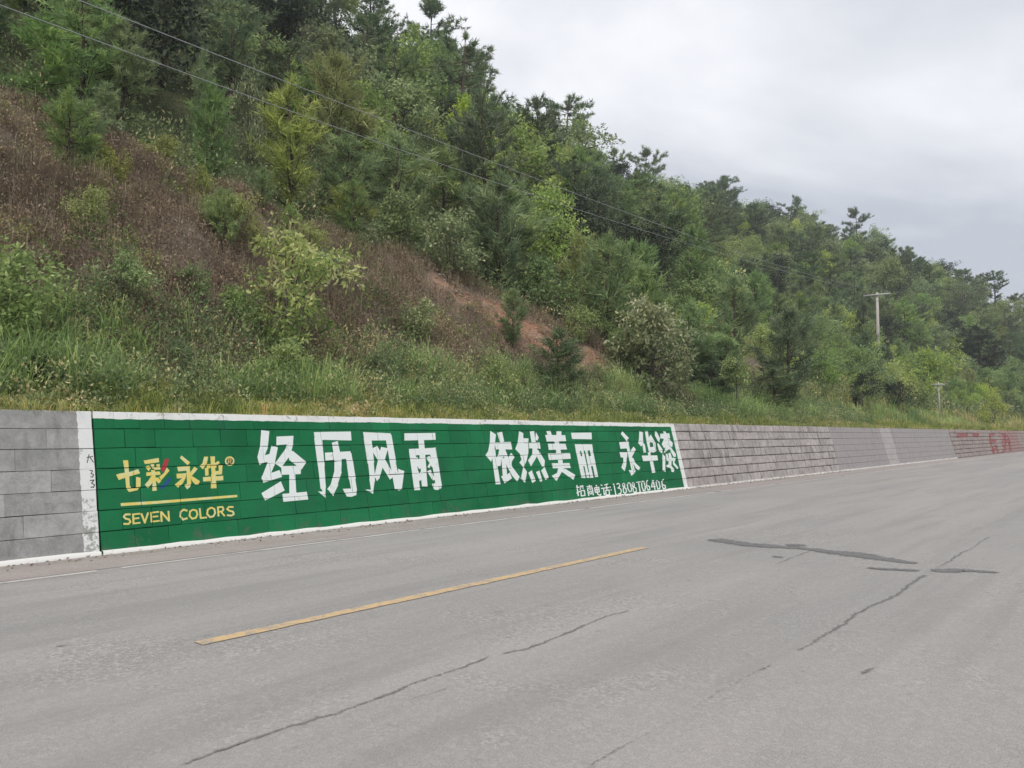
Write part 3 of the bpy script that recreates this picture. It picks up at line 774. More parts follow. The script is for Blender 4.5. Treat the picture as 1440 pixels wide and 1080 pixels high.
chars.append((G4, [[(512, 145), (580, 170), (575, 290), (582, 350), (545, 432), (490, 370), (510, 290)], [(560, 355), (612, 395), (632, 530), (590, 545)], [(610, 150), (665, 150), (728, 545), (690, 545), (640, 330)],
    [(650, 330), (715, 213), (802, 370), (812, 455), (770, 440), (752, 350), (705, 352), (692, 432), (660, 432)], [(690, 452), (802, 432), (822, 520), (770, 545), (700, 520)],
    [(660, 538), (710, 538), (715, 605), (670, 605)], [(550, 600), (840, 590), (856, 690), (580, 706)], [(698, 695), (755, 695), (802, 910), (740, 916)]]))
chars.append((G4, [[(795, 145), (820, 150), (888, 275), (880, 352), (845, 330), (790, 220)], [(835, 380), (860, 375), (942, 490), (930, 562), (870, 510)], [(935, 568), (990, 618), (985, 800), (990, 902), (935, 870)],
    [(950, 145), (995, 150), (1000, 190), (1060, 190), (1075, 282), (1000, 290), (890, 282), (895, 195), (955, 190)], [(960, 285), (1060, 296), (1126, 370), (1112, 446), (1030, 380), (965, 462), (920, 380)],
    [(1000, 378), (1060, 400), (1182, 570), (1182, 622), (1140, 622), (1060, 480), (958, 562), (985, 470)],
    [(1040, 556), (1080, 536), (1102, 620), (1092, 780), (1152, 850), (1140, 902), (1100, 896), (1080, 830), (1010, 812), (1000, 780), (1040, 760), (1050, 640)],
    [(990, 558), (1022, 558), (1042, 642), (1008, 652)], [(1120, 638), (1182, 650), (1152, 730), (1222, 820), (1212, 862), (1128, 760)], [(998, 640), (1140, 640), (1122, 702), (1010, 702)]]))
for g, polys in chars:
    paint_char('painted_character', wb, rects_b, *g, polys, M['p_white'], rough=0.006)
G5 = (800, 665, 9.6)
small = [
    S(([(105, 165), (126, 312)], 17), ([(92, 208), (142, 190)], 15), ([(102, 275), (150, 246)], 15), ([(148, 182), (186, 174), (190, 216)], 14), ([(166, 182), (148, 228)], 14), ([(160, 242), (206, 236), (216, 304), (166, 312), (160, 242)], 15)),
    S(([(238, 188), (312, 178)], 15), ([(274, 163), (280, 196)], 15), ([(250, 208), (266, 312)], 16), ([(250, 208), (310, 200), (328, 302)], 16), ([(272, 226), (298, 224)], 12), ([(276, 252), (300, 248), (306, 282), (282, 286), (276, 252)], 12)),
    S(([(345, 202), (400, 190), (410, 256), (356, 264), (345, 202)], 15), ([(350, 232), (405, 223)], 14), ([(368, 162), (386, 285), (420, 306), (434, 284)], 16)),
    S(([(430, 158), (452, 178)], 16), ([(432, 212), (466, 206), (476, 292), (492, 278)], 15), ([(478, 166), (526, 150)], 15), ([(474, 206), (538, 196)], 15), ([(504, 160), (512, 232)], 15), ([(494, 238), (540, 231), (547, 292), (502, 302), (494, 238)], 15)),
    [[(545, 185), (560, 183), (562, 203), (547, 205)], [(560, 222), (573, 220), (575, 240), (562, 242)]],
    S(([(592, 166), (604, 150), (632, 297)], 15)),
    S(([(640, 158), (662, 142), (682, 156), (684, 186), (660, 204), (694, 214), (708, 246), (696, 280), (666, 282)], 15)),
    S(([(735, 140), (754, 158), (750, 190), (732, 188), (722, 156), (735, 140)], 14), ([(744, 194), (770, 214), (776, 258), (756, 276), (738, 260), (732, 214), (744, 194)], 15)),
    S(([(800, 134), (825, 142), (845, 214), (840, 248), (820, 255), (796, 216), (788, 160), (800, 134)], 15)),
    S(([(864, 128), (882, 150), (880, 180), (860, 186), (850, 155), (864, 128)], 14), ([(874, 190), (904, 206), (912, 248), (890, 266), (870, 250), (862, 210), (874, 190)], 15)),
    S(([(904, 132), (966, 120)], 16), ([(938, 124), (962, 258)], 16)),
    S(([(990, 110), (1012, 122), (1031, 190), (1026, 238), (1006, 242), (986, 190), (980, 130), (990, 110)], 15)),
    S(([(1060, 98), (1044, 124), (1050, 190), (1068, 234), (1090, 226), (1086, 184), (1056, 172)], 15)),
    S(([(1130, 98), (1114, 190), (1170, 182)], 14), ([(1136, 98), (1162, 228)], 15)),
    S(([(1186, 104), (1214, 120), (1230, 190), (1222, 216), (1200, 216), (1182, 160), (1176, 116), (1186, 104)], 15)),
    S(([(1276, 84), (1254, 114), (1260, 180), (1276, 216), (1302, 208), (1300, 172), (1266, 160)], 15)),
]
for polys in small: paint_char('painted_character', wb, rects_b, *G5, polys, M['p_white'])
Y1 = (160, 635, 16.0); Y2 = (240, 635, 14.4); Y3 = (160, 695, 8.0)
paint_char('painted_character', wb, rects_b, *Y1, [[(205, 200), (320, 195), (340, 450), (360, 800), (280, 830), (240, 400)], [(50, 520), (150, 490), (350, 460), (545, 395), (590, 490), (350, 560), (110, 640)], [(275, 820), (360, 770), (390, 815), (500, 810), (500, 570), (600, 590), (600, 780), (530, 870), (340, 912)]], M['p_yellow'])
paint_char('painted_character', wb, rects_b, *Y1, [[(665, 205), (1005, 145), (1020, 240), (770, 275), (700, 282)], [(706, 345), (780, 310), (832, 370), (780, 442)], [(815, 295), (900, 280), (912, 375), (870, 388)], [(955, 292), (1022, 280), (1050, 405), (905, 412), (900, 362), (960, 350)],
    [(730, 470), (1030, 448), (1052, 522), (730, 552)], [(835, 420), (922, 420), (940, 620), (966, 880), (865, 886), (870, 640)], [(845, 545), (905, 600), (860, 712), (765, 828), (693, 745), (780, 650)], [(935, 585), (1000, 585), (1062, 668), (1010, 722), (940, 650)],
    [(1190, 360), (1252, 430), (1060, 652), (1018, 570), (1120, 490)]], M['p_yellow'])
paint_char('painted_stroke', wb, rects_b, *Y1, [[(1150, 165), (1235, 165), (1210, 290), (1150, 420), (1085, 462), (1058, 370), (1100, 290)]], M['p_red'], 'red slanted stroke of the logo', 0.0026)
paint_char('painted_stroke', wb, rects_b, *Y1, [[(1110, 740), (1150, 680), (1230, 580), (1295, 608), (1245, 700), (1110, 830), (1018, 852), (1030, 798)]], M['p_blue'], 'blue slanted stroke of the logo', 0.0026)
paint_char('painted_character', wb, rects_b, *Y2, [[(185, 130), (215, 80), (392, 220), (340, 277)], [(130, 310), (390, 295), (385, 382), (150, 402)], [(318, 375), (392, 375), (415, 640), (390, 720), (330, 767), (273, 680), (330, 650)], [(115, 450), (322, 438), (300, 532), (125, 547)], [(236, 535), (312, 515), (240, 650), (150, 732), (83, 670)], [(475, 308), (547, 350), (430, 490), (378, 545), (373, 460)], [(398, 495), (450, 508), (592, 600), (560, 662), (500, 677), (420, 580)]], M['p_yellow'])
paint_char('painted_character', wb, rects_b, *Y2, [[(675, 105), (755, 105), (730, 240), (650, 362), (583, 290), (640, 240)], [(690, 335), (762, 325), (767, 482), (700, 492)], [(798, 100), (892, 100), (890, 300), (920, 482), (830, 482), (810, 250)], [(728, 258), (922, 248), (922, 332), (728, 342)], [(888, 240), (960, 188), (992, 230), (908, 302)], [(965, 270), (1046, 278), (1036, 462), (880, 472), (880, 400), (972, 390)], [(650, 520), (1062, 490), (1062, 582), (655, 607)], [(813, 465), (906, 465), (927, 742), (813, 747)]], M['p_yellow'])
ring = [(1190 + 82 * math.cos(k * math.pi / 8), 195 + 82 * math.sin(k * math.pi / 8)) for k in range(17)]
paint_char('painted_ring', wb, rects_b, *Y2, stroke_polys(ring, 30), M['p_yellow'], 'small yellow ring around the letter R')
paint_char('painted_letter', wb, rects_b, *Y2, S(([(1162, 245), (1162, 150), (1205, 150), (1220, 175), (1205, 198), (1165, 198)], 20), ([(1190, 198), (1222, 245)], 20)), M['p_orange'], 'orange letter R inside the ring')
paint_char('painted_line', wb, rects_b, *Y3, stroke_polys([(78, 117), (480, 92), (1388, 20)], [34, 32, 26]), M['p_yellow'], 'yellow painted line under the logo')
for st in [[([(188, 226), (132, 228), (110, 254), (132, 274), (172, 284), (186, 310), (166, 334), (104, 334)], 21)],
           [([(216, 218), (222, 338)], 22), ([(210, 228), (296, 218)], 18), ([(218, 276), (286, 268)], 18), ([(216, 330), (300, 321)], 18)],
           [([(308, 216), (352, 326)], 22), ([(346, 326), (386, 206)], 20)],
           [([(420, 200), (426, 318)], 22), ([(414, 210), (508, 198)], 18), ([(422, 256), (498, 248)], 18), ([(420, 310), (514, 299)], 18)],
           [([(536, 312), (530, 194)], 22), ([(528, 196), (624, 304)], 22), ([(620, 304), (612, 188)], 20)],
           [([(826, 188), (786, 174), (752, 196), (746, 248), (776, 286), (828, 270)], 21)],
           [([(890, 174), (856, 194), (850, 244), (880, 276), (920, 266), (938, 226), (926, 186), (890, 174)], 20)],
           [([(964, 158), (976, 274)], 20), ([(970, 270), (1048, 261)], 19)],
           [([(1095, 150), (1056, 174), (1050, 224), (1084, 258), (1120, 248), (1140, 210), (1130, 166), (1095, 150)], 20)],
           [([(1170, 140), (1178, 250)], 20), ([(1166, 147), (1222, 143), (1234, 168), (1220, 192), (1174, 199)], 18), ([(1202, 194), (1248, 247)], 19)],
           [([(1346, 144), (1294, 143), (1274, 168), (1300, 186), (1340, 196), (1350, 224), (1322, 241), (1272, 236)], 19)]]:
    paint_char('painted_letter', wb, rects_b, *Y3, S(*st), M['p_yellow'])
K = (0, 560, 4.154)
for st in [[([(506, 346), (542, 340)], 5), ([(520, 328), (508, 378)], 5), ([(524, 344), (546, 376)], 5)],
           [([(522, 421), (540, 424), (531, 440), (546, 447), (540, 461), (527, 459)], 5)],
           [([(524, 481), (549, 478), (534, 496), (551, 506), (546, 520), (528, 520)], 5.5)]]:
    paint_char('painted_character', wa, rects_a, *K, S(*st), M['p_black'])
E8 = (1330, 595, 13.09)
for polys in [[[(190, 180), (400, 180), (392, 260), (205, 268)]], [[(480, 180), (600, 180), (606, 250), (500, 262)]],
              S(([(800, 190), (830, 420)], 40), ([(826, 210), (900, 205)], 34), ([(830, 330), (925, 325)], 60), ([(850, 420), (880, 560)], 50), ([(915, 400), (960, 560)], 40), ([(860, 480), (950, 470)], 30)),
              S(([(1075, 180), (1090, 420)], 44), ([(1020, 230), (1140, 240)], 36), ([(1020, 345), (1130, 320)], 34), ([(1050, 400), (1105, 490)], 46), ([(1150, 260), (1185, 520)], 40), ([(1000, 560), (1080, 500)], 30))]:
    paint_char('painted_character', we, rects_e, *E8, polys, M['p_faded_red'], lift=0.003)
# ------------------------------------------------------------------ plants: shapes shared by many copies
def unit(v):
    v = np.asarray(v, float)
    return v / (np.linalg.norm(v, axis=-1, keepdims=True) + 1e-9)
def rand_dirs(n, r=None):
    return unit((r or rng).normal(0, 1, (n, 3)))
def leaves(P, D, L, Wd, r):
    """folded leaf blades: base, two sides, tip"""
    n = len(P)
    S_ = unit(np.cross(D, rand_dirs(n, r)))
    U_ = np.cross(S_, D)
    L = np.broadcast_to(L, (n,))[:, None]; Wd = np.broadcast_to(Wd, (n,))[:, None]
    mid = P + D * L * 0.45
    V = np.stack([P, mid + S_ * Wd / 2 + U_ * Wd * 0.18, P + D * L, mid - S_ * Wd / 2 + U_ * Wd * 0.18], 1).reshape(-1, 3)
    b = np.arange(n) * 4
    F = np.concatenate([np.stack([b, b + 1, b + 2], -1), np.stack([b, b + 2, b + 3], -1)])
    return V, F
def needles(P, D, L, Wd, r):
    n = len(P)
    S_ = unit(np.cross(D, rand_dirs(n, r)))
    L = np.broadcast_to(L, (n,))[:, None]; Wd = np.broadcast_to(Wd, (n,))[:, None]
    V = np.stack([P + S_ * Wd / 2, P - S_ * Wd / 2, P + D * L], 1).reshape(-1, 3)
    return V, np.arange(n * 3).reshape(-1, 3)
def bez(a, b, c, n=6):
    t = np.linspace(0, 1, n)[:, None]
    return (1 - t) ** 2 * a + 2 * t * (1 - t) * b + t * t * c

def pine_proto(seed, H, clear, width, tuft_n, tuft_l, peak=0.45, lean=0.03, up=0.45, needle_w=0.055, dens=1.0, topx=1.7):
    """needle tree: trunk with whorled limbs, tufts of long needles towards their ends"""
    r = np.random.default_rng(seed)
    T = Tubes()
    top = np.array([r.normal(0, lean) * H, r.normal(0, lean) * H, H])
    trunk = bez(np.zeros(3) - [0, 0, 0.25], np.array([r.normal(0, lean) * H, r.normal(0, lean) * H, H * 0.5]), top, 9)
    T.tube(trunk, np.linspace(0.022 * H + 0.02, 0.012, 9), 7)
    C, D = [], []
    z = clear * H
    while z < H * 0.97:
        k = (z / H - clear) / (1 - clear)
        prof = (k / peak) ** 0.6 if k < peak else max(0.0, 1 - ((k - peak) / (1 - peak)) ** topx)
        ln0 = width * (0.25 + 0.75 * prof) * (1 if k < 0.93 else 0.5)
        base = np.array([np.interp(z, trunk[:, 2], trunk[:, 0]), np.interp(z, trunk[:, 2], trunk[:, 1]), z])
        for j in range(r.integers(3, 6)):
            if r.uniform() < 0.14: continue
            a = r.uniform(0, 2 * math.pi); ln = ln0 * r.uniform(0.55, 1.15)
            out = np.array([math.cos(a), math.sin(a), 0])
            end = base + out * ln + [0, 0, ln * r.uniform(0.05, up) + 0.1]
            br = bez(base, base + out * ln * 0.6 + [0, 0, -0.02 * ln], end, 5)
            T.tube(br, np.linspace(0.012 * H * 0.45 * (1.2 - k) + 0.006, 0.005, 5), 4, False)
            m = max(2, int(ln / 0.30 * dens))
            for q in range(m):
                f = 0.35 + 0.65 * (q + r.uniform(0, 1)) / m
                p = br[0] * (1 - f) ** 2 + 2 * f * (1 - f) * br[2] + f * f * br[4]
                side = np.array([-out[1], out[0], 0]) * r.normal(0, 0.26) * ln * 0.6
                C.append(p + side + [0, 0, r.uniform(-0.05, 0.16)])
                D.append(unit(out * 0.55 + side * 0.8 + np.array([0, 0, r.uniform(0.25, 0.9)])))
        z += r.uniform(0.045, 0.075) * H
    for q in range(5):
        C.append(top + r.normal(0, 0.08, 3)); D.append(np.array([0, 0, 1.0]))
    C = np.array(C); D = np.array(D)
    n = len(C)
    PP = np.repeat(C, tuft_n, 0) + r.normal(0, 0.05, (n * tuft_n, 3)) - np.repeat(D, tuft_n, 0) * r.uniform(0, 0.22, (n * tuft_n, 1))
    DD = unit(np.repeat(D, tuft_n, 0) * 0.75 + r.normal(0, 0.55, (n * tuft_n, 3)))
    tt = np.repeat(np.clip(r.normal(0.45, 0.2, n), 0, 1), tuft_n)
    V, F = needles(PP, DD, tuft_l * r.uniform(0.7, 1.25, n * tuft_n), needle_w * r.uniform(0.8, 1.2, n * tuft_n), r)
    tint = np.repeat(np.clip(tt + r.normal(0, 0.13, n * tuft_n), 0, 1), 3)
    return T.mesh('trunk'), mesh_np('crown', V, F, tint), H

def leafy_proto(seed, H, clear, width, nlimb, clus_n, clus_r, leaf_n, leaf_l, leaf_w, stems=1, flat=0.7, droop=0.0, shape=0.5, pale_top=0.0):
    """broad-leaved tree or shrub: forked limbs, leaf clusters spread through the crown with gaps between them"""
    r = np.random.default_rng(seed)
    T = Tubes()
    ends = []
    for s_ in range(stems):
        a0 = r.uniform(0, 2 * math.pi)
        sp = 0.0 if stems == 1 else r.uniform(0.1, 0.45) * width
        top = np.array([math.cos(a0) * sp, math.sin(a0) * sp, H * r.uniform(0.72, 0.92)])
        foot = np.array([math.cos(a0), math.sin(a0), 0]) * (0.0 if stems == 1 else 0.05 * width)
        st = bez(foot - [0, 0, 0.2], foot * 0.6 + top * [0.3, 0.3, 0.5] + r.normal(0, 0.04 * H, 3) * [1, 1, 0], top, 8)
        T.tube(st, np.linspace((0.02 * H + 0.012) / math.sqrt(stems), 0.008, 8), 6)
        for j in range(max(3, nlimb // stems)):
            k = clear + (1 - clear) * (j + r.uniform(0, 1)) / max(3, nlimb // stems) * 0.95
            b = np.array([np.interp(k * st[-1, 2], st[:, 2], st[:, i]) for i in range(3)])
            a = r.uniform(0, 2 * math.pi)
            kk = (k - clear) / (1 - clear)
            prof = max(0.25, math.sin(math.pi * min(1, 0.12 + kk * (0.95 if shape > 0.4 else 0.75) + (0.0 if shape > 0.4 else 0.25))))
            ln = width * prof * r.uniform(0.55, 1.1)
            e = b + np.array([math.cos(a), math.sin(a), r.uniform(0.15, 0.75)]) * ln
            lb = bez(b, b + (e - b) * [0.6, 0.6, 0.3], e, 5)
            T.tube(lb, np.linspace(0.007 * H + 0.004, 0.004, 5), 4, False)
            ends += [lb[4], lb[3], lb[4] * 0.5 + lb[3] * 0.5]
            for q in range(2):
                e2 = lb[3] + unit(r.normal(0, 1, 3) * [1, 1, 0.5] + (e - b) * 0.4) * ln * 0.45
                T.tube(np.stack([lb[3], (lb[3] + e2) / 2 + [0, 0, 0.03], e2]), [0.006, 0.005, 0.003], 3, False)
                ends += [e2]
        ends.append(st[-1]); ends.append(st[-1] + [0, 0, 0.08 * H])
    ends = np.array(ends)
    idx = r.permutation(np.resize(np.arange(len(ends)), clus_n))
    C = ends[idx] + r.normal(0, clus_r * 0.45, (clus_n, 3))
    PP, DD, tt = [], [], []
    for c in C:
        rr = clus_r * r.uniform(0.6, 1.25)
        m = int(leaf_n * r.uniform(0.7, 1.3))
        q = rand_dirs(m, r) * (rr * r.uniform(0.35, 1.0, m) ** 0.6)[:, None] * [1, 1, flat]
        PP.append(c + q)
        DD.append(unit(unit(q) * 0.7 + r.normal(0, 0.5, (m, 3)) + [0, 0, -droop]))
        tt.append(np.clip(r.normal(0.45, 0.16) + r.normal(0, 0.17, m) + pale_top * (c[2] / H - 0.55), 0, 1))
    PP = np.concatenate(PP); DD = np.concatenate(DD); tt = np.concatenate(tt)
    V, F = leaves(PP, DD, leaf_l * r.uniform(0.65, 1.3, len(PP)), leaf_w * r.uniform(0.7, 1.25, len(PP)), r)
    tint = np.repeat(tt, 4)
    return T.mesh('trunk'), mesh_np('crown', V, F, tint), max(H, V[:, 2].max() * 0.97)

PROTO = {
    'pine_tall': [pine_proto(11 + i, 9.0, 0.26 + 0.05 * i, 2.5 + 0.3 * (i % 2), 15, 0.42, 0.50, 0.03, 0.5, 0.07, 1.6, 3.2) for i in range(5)],
    'pine_mid': [pine_proto(21 + i, 6.5, 0.08 + 0.04 * i, 1.9 + 0.1 * i, 15, 0.40, 0.40, 0.03, 0.55, 0.066, 1.35, 2.4) for i in range(5)],
    'pine_young': [pine_proto(31 + i, 3.6, 0.06, 1.25, 20, 0.34, 0.28, 0.04, 0.95, 0.04, 1.3) for i in range(5)],
    'leaf_tall': [leafy_proto(41 + i, 8.0, 0.30, 2.6, 20, 130, 0.62, 34, 0.24, 0.13, 1, 0.65) for i in range(5)],
    'leaf_round': [leafy_proto(51 + i, 5.5, 0.15, 2.4, 20, 110, 0.55, 34, 0.22, 0.12, 1 + i % 2, 0.7) for i in range(5)],
    'leaf_shrub': [leafy_proto(61 + i, 2.6, 0.05, 1.25, 18, 80, 0.34, 30, 0.15, 0.08, 4, 0.8, 0.1) for i in range(5)],
}
FIXED = {}
def material_for(o, mat):
    o.material_slots[0].link = 'OBJECT'
    o.material_slots[0].material = mat
def grow(name, proto, loc, rz, sc, mat, bark, label, cat, group=None):
    tr, cr, H = proto
    if not tr.materials: tr.materials.append(bark)
    if not cr.materials: cr.materials.append(mat)
    e = empty(name, loc, rz, sc)
    tag(e, label, cat, group)
    o = obj('trunk', tr, None, e); material_for(o, bark)
    o = obj('crown', cr, None, e); material_for(o, mat)
    return e
taken = []          # (x, y, radius) of plants set by hand
def put(name, proto, px, w, top_py, mat, bark, label, cat, width_px=None, base_up=0.0, group=None, rad=None):
    """a plant whose foot stands on the hillside at offset w behind the road and whose top reaches the given pixel row"""
    s = solve_s(px, w)
    x, y = bend(s, w)
    z = float(height(s, w))
    d = ray(px, top_py)
    k = math.hypot(x, y) / math.hypot(d[0], d[1])
    hh = CAM_H + k * d[2] - z
    tr, cr, H = proto
    v = hh / H
    h = v
    if width_px:
        co = np.empty(len(cr.vertices) * 3, np.float32); cr.vertices.foreach_get('co', co); co = co.reshape(-1, 3)
        wd = np.percentile(np.hypot(co[:, 0], co[:, 1]), 92) * 2
        h = width_px * k / wd
    taken.append((float(x), float(y), rad if rad else 1.0 + 0.35 * hh))
    return grow(name, proto, (float(x), float(y), z - 0.05), random.uniform(0, 6.28), (h, h, v), mat, bark, label, cat, group)

P = PROTO
BK, BP = M['bark'], M['bark_pine']
pale_a = leafy_proto(101, 3.4, 0.10, 1.55, 22, 105, 0.36, 28, 0.16, 0.066, 3, 0.36, 0.35, 0.5, 0.6)
pale_b = leafy_proto(102, 4.0, 0.10, 1.6, 26, 150, 0.36, 32, 0.17, 0.09, 4, 0.7, 0.25, 0.5, 0.6)
dark_bush = leafy_proto(103, 2.2, 0.03, 0.9, 18, 110, 0.26, 36, 0.10, 0.05, 5, 0.9, 0.0)
thin_tree = leafy_proto(104, 3.0, 0.55, 0.85, 12, 40, 0.28, 26, 0.14, 0.07, 1, 0.7)
gloom = leafy_proto(105, 8.0, 0.35, 3.0, 24, 170, 0.62, 36, 0.22, 0.11, 2, 0.7)
put('broadleaf_sapling', pale_a, 408, 14.3, 290, M['leaf_pale'], BK, 'pale yellow-green leafy sapling in front of the brown weedy slope, above the white characters', 'sapling', 165)
put('broadleaf_shrub', pale_b, 925, 14.0, 408, M['leaf_greypale'], BK, 'tall greyish shrub with pale leaves above the right end of the green mural', 'shrub', 118)
put('young_pine', P['pine_young'][2], 785, 13.6, 466, M['pine_dark'], BP, 'bushy dark green young pine in tall grass at the foot of the red soil', 'pine', 74)
put('slender_tree', thin_tree, 1037, 13.4, 488, M['leaf_olive'], BK, 'slender small tree with a thin bare stem right of the greyish shrub', 'tree', 48)
put('young_pine', P['pine_young'][0], 1113, 14.2, 438, M['pine_dark'], BP, 'dark young pine standing in the grass just above the plain block wall', 'pine', 78)
put('young_pine', P['pine_young'][1], 1090, 13.6, 520, M['pine_dark'], BP, 'low dark pine bush between the slender tree and the young pine', 'pine', 70)
put('young_pine', P['pine_young'][2], 1000, 14.6, 505, M['pine_dark'], BP, 'dim green young pine between the greyish shrub and the slender tree', 'pine', 80)
put('young_pine', P['pine_young'][1], 965, 15.5, 470, M['pine_dark'], BP, 'young pine half hidden behind the right side of the greyish shrub', 'pine', 75)
put('edge_bush', P['leaf_shrub'][0], 2, 14.2, 325, M['leaf_green'], BK, 'green leafy bush cut by the left picture edge below the brown slope', 'bush', 120)
put('leafy_bush', P['leaf_shrub'][1], 1397, 13.2, 546, M['leaf_lime'], BK, 'small yellowish bush just above the far red-marked wall', 'bush', 34)
put('dark_tree', gloom, 893, 19.6, 282, M['leaf_dark'], BK, 'dark purplish-green broad tree standing behind and above the red soil bank', 'tree', 120, rad=2.6)
put('leafy_bush', P['leaf_shrub'][2], 632, 18.9, 288, M['leaf_greypale'], BK, 'pale-leaved bush at the upper end of the red soil bank', 'bush', 95)
put('leafy_bush', P['leaf_shrub'][0], 560, 19.4, 262, M['leaf_greypale'], BK, 'pale speckled bush on top of the brown slope left of the red soil', 'bush', 80)
put('leafy_bush', P['leaf_shrub'][1], 775, 18.4, 352, M['leaf_olive'], BK, 'pale-tipped bush directly above the middle of the red soil bank', 'bush', 90)
put('yellowish_pine', P['pine_young'][0], 488, 19.8, 262, M['pine_yellow'], BP, 'yellowish young pine at the upper right edge of the brown slope', 'pine', 62)
put('young_pine', P['pine_young'][1], 290, 20.8, 124, M['pine_young'], BP, 'bright green young pine on the brown slope edge, under the lower wire', 'pine', 55)
put('young_pine', P['pine_young'][2], 272, 23.5, 76, M['pine_young'], BP, 'bright green narrow pine tip rising to the lower wire', 'pine', 36)
put('leafy_bush', P['leaf_shrub'][2], 342, 25.0, 86, M['leaf_greypale'], BK, 'pale beige-green bush standing between the two wires', 'bush', 44)
put('yellowish_bush', P['leaf_shrub'][0], 218, 20.4, 186, M['pine_yellow'], BK, 'yellow-green low bush at the upper left edge of the brown slope', 'bush', 50)
put('yellowish_bush', P['leaf_shrub'][1], 268, 19.6, 220, M['pine_yellow'], BK, 'second low yellowish bush, just right and below the first on the brown slope', 'bush', 34)
put('leafy_bush', P['leaf_shrub'][2], 128, 18.2, 214, M['leaf_lime'], BK, 'lone small light green plant in the middle of the brown slope', 'bush', 22)
put('leafy_bush', P['leaf_shrub'][0], 330, 15.2, 395, M['leaf_green'], BK, 'green bush at the left foot of the pale sapling', 'bush', 60)
for px, w, ty, wp, pr_, mt, lab in [
        (48, 12.9, 488, 56, dark_bush, 'leaf_dark', 'dark low bush in the tall grass near the left picture edge'),
        (150, 12.6, 528, 48, dark_bush, 'leaf_green', 'deep green low bush above the left end of the white border'),
        (322, 12.5, 536, 36, dark_bush, 'leaf_greypale', 'small greyish bush above the yellow logo'),
        (402, 13.4, 470, 90, dark_bush, 'leaf_olive', 'dense dull green bush under the pale sapling'),
        (236, 13.8, 470, 60, P['leaf_shrub'][1], 'leaf_olive', 'loose olive bush between the edge bush and the pale sapling'),
        (540, 13.6, 478, 56, P['leaf_shrub'][2], 'leaf_olive', 'loose green bush right of the pale sapling'),
        (705, 13.2, 500, 54, P['leaf_shrub'][0], 'leaf_greypale', 'speckled weed bush left of the bushy dark young pine'),
        (838, 13.0, 530, 40, dark_bush, 'leaf_greypale', 'low greyish bush between the bushy dark pine and the tall greyish shrub')]:
    put('leafy_bush', pr_, px, w, ty, M[mt], BK, lab, 'bush', wp)
for px, w, ty, wp, nm in [(30, 22.0, 20, 110, 'leftmost'), (95, 22.6, -30, 120, 'second from left'), (150, 22.4, 28, 90, 'third from left')]:
    put('pine_tree', P['pine_mid'][int(px) % 3], px, w, ty, M['pine_young'], BP, 'feathery olive-green pine in the upper left corner, ' + nm, 'pine', wp)
tall_trunk = pine_proto(106, 9.0, 0.55, 2.2, 15, 0.4, 0.5, 0.01, 0.4, 0.07)
put('pine_tree', tall_trunk, 549, 34.0, 66, M['pine_dark'], BP, 'tall pine with a bare pale trunk showing above the upper wire', 'pine', 90)
put('pine_tree', P['pine_young'][0], 710, 21.0, 262, M['pine_young'], BP, 'bright green bushy pine above the red soil bank, left of the dark tree', 'pine', 110)
put('pine_tree', P['pine_young'][2], 555, 22.5, 192, M['pine_young'], BP, 'rounded bright green pine crossed by the lower wire', 'pine', 95)
put('pine_tree', P['pine_young'][1], 480, 22.0, 195, M['pine_young'], BP, 'bright green young pine left of the rounded one on the wire', 'pine', 85)
put('broadleaf_tree', P['leaf_round'][0], 1300, 17.0, 480, M['leaf_lime'], BK, 'light green leafy tree right of the utility pole, above the plastered wall', 'tree', 80)
put('broadleaf_tree', P['leaf_round'][1], 1262, 15.2, 528, M['leaf_dark'], BK, 'dark little tree at the lower right of the utility pole', 'tree', 44)
put('pine_tree', P['pine_mid'][1], 1386, 22.0, 458, M['leaf_dark'], BP, 'dark conical conifer near the right picture edge', 'pine', 62)
put('broadleaf_tree', P['leaf_round'][2], 1215, 14.6, 520, M['leaf_dark'], BK, 'dark green bush on the bright grass left of the utility pole', 'bush', 36)

brng = np.random.default_rng(77)
nb = 0
while nb < 26:                                   # small plants that have taken hold on the brown bank
    s_ = brng.uniform(4.5, 25.5); cw = float(np.interp(s_, cut_s, cut_w))
    w_ = cw - abs(brng.normal(0, 1.7)) + 0.3 if nb < 17 else brng.uniform(14.5, cw - 1.0)
    if w_ < 14.3 or float(soil_tint(np.array([s_]), np.array([w_]))[0]) > 0.85: continue
    x, y = map(float, bend(s_, w_)); z = float(height(s_, w_))
    px_ = float(project(np.array([[x, y, z]]))[0][0])
    if px_ < 5: continue
    pine = brng.uniform() < 0.4 and nb < 17
    sc_ = brng.uniform(0.28, 0.55) if pine else brng.uniform(0.25, 0.5)
    mt = 'pine_young' if pine else ('leaf_olive', 'leaf_green', 'leaf_greypale', 'pine_yellow')[int(brng.integers(4))]
    w_lab = {'pine_young': 'tiny green pine', 'leaf_olive': 'tiny olive bush', 'leaf_green': 'tiny green bush', 'leaf_greypale': 'tiny pale bush', 'pine_yellow': 'tiny yellowish bush'}[mt]
    bankspots = globals().setdefault('bankspots', [])
    bankspots.append((px_, w_lab, nb < 17, pine, sc_, mt, x, y, z))
    nb += 1
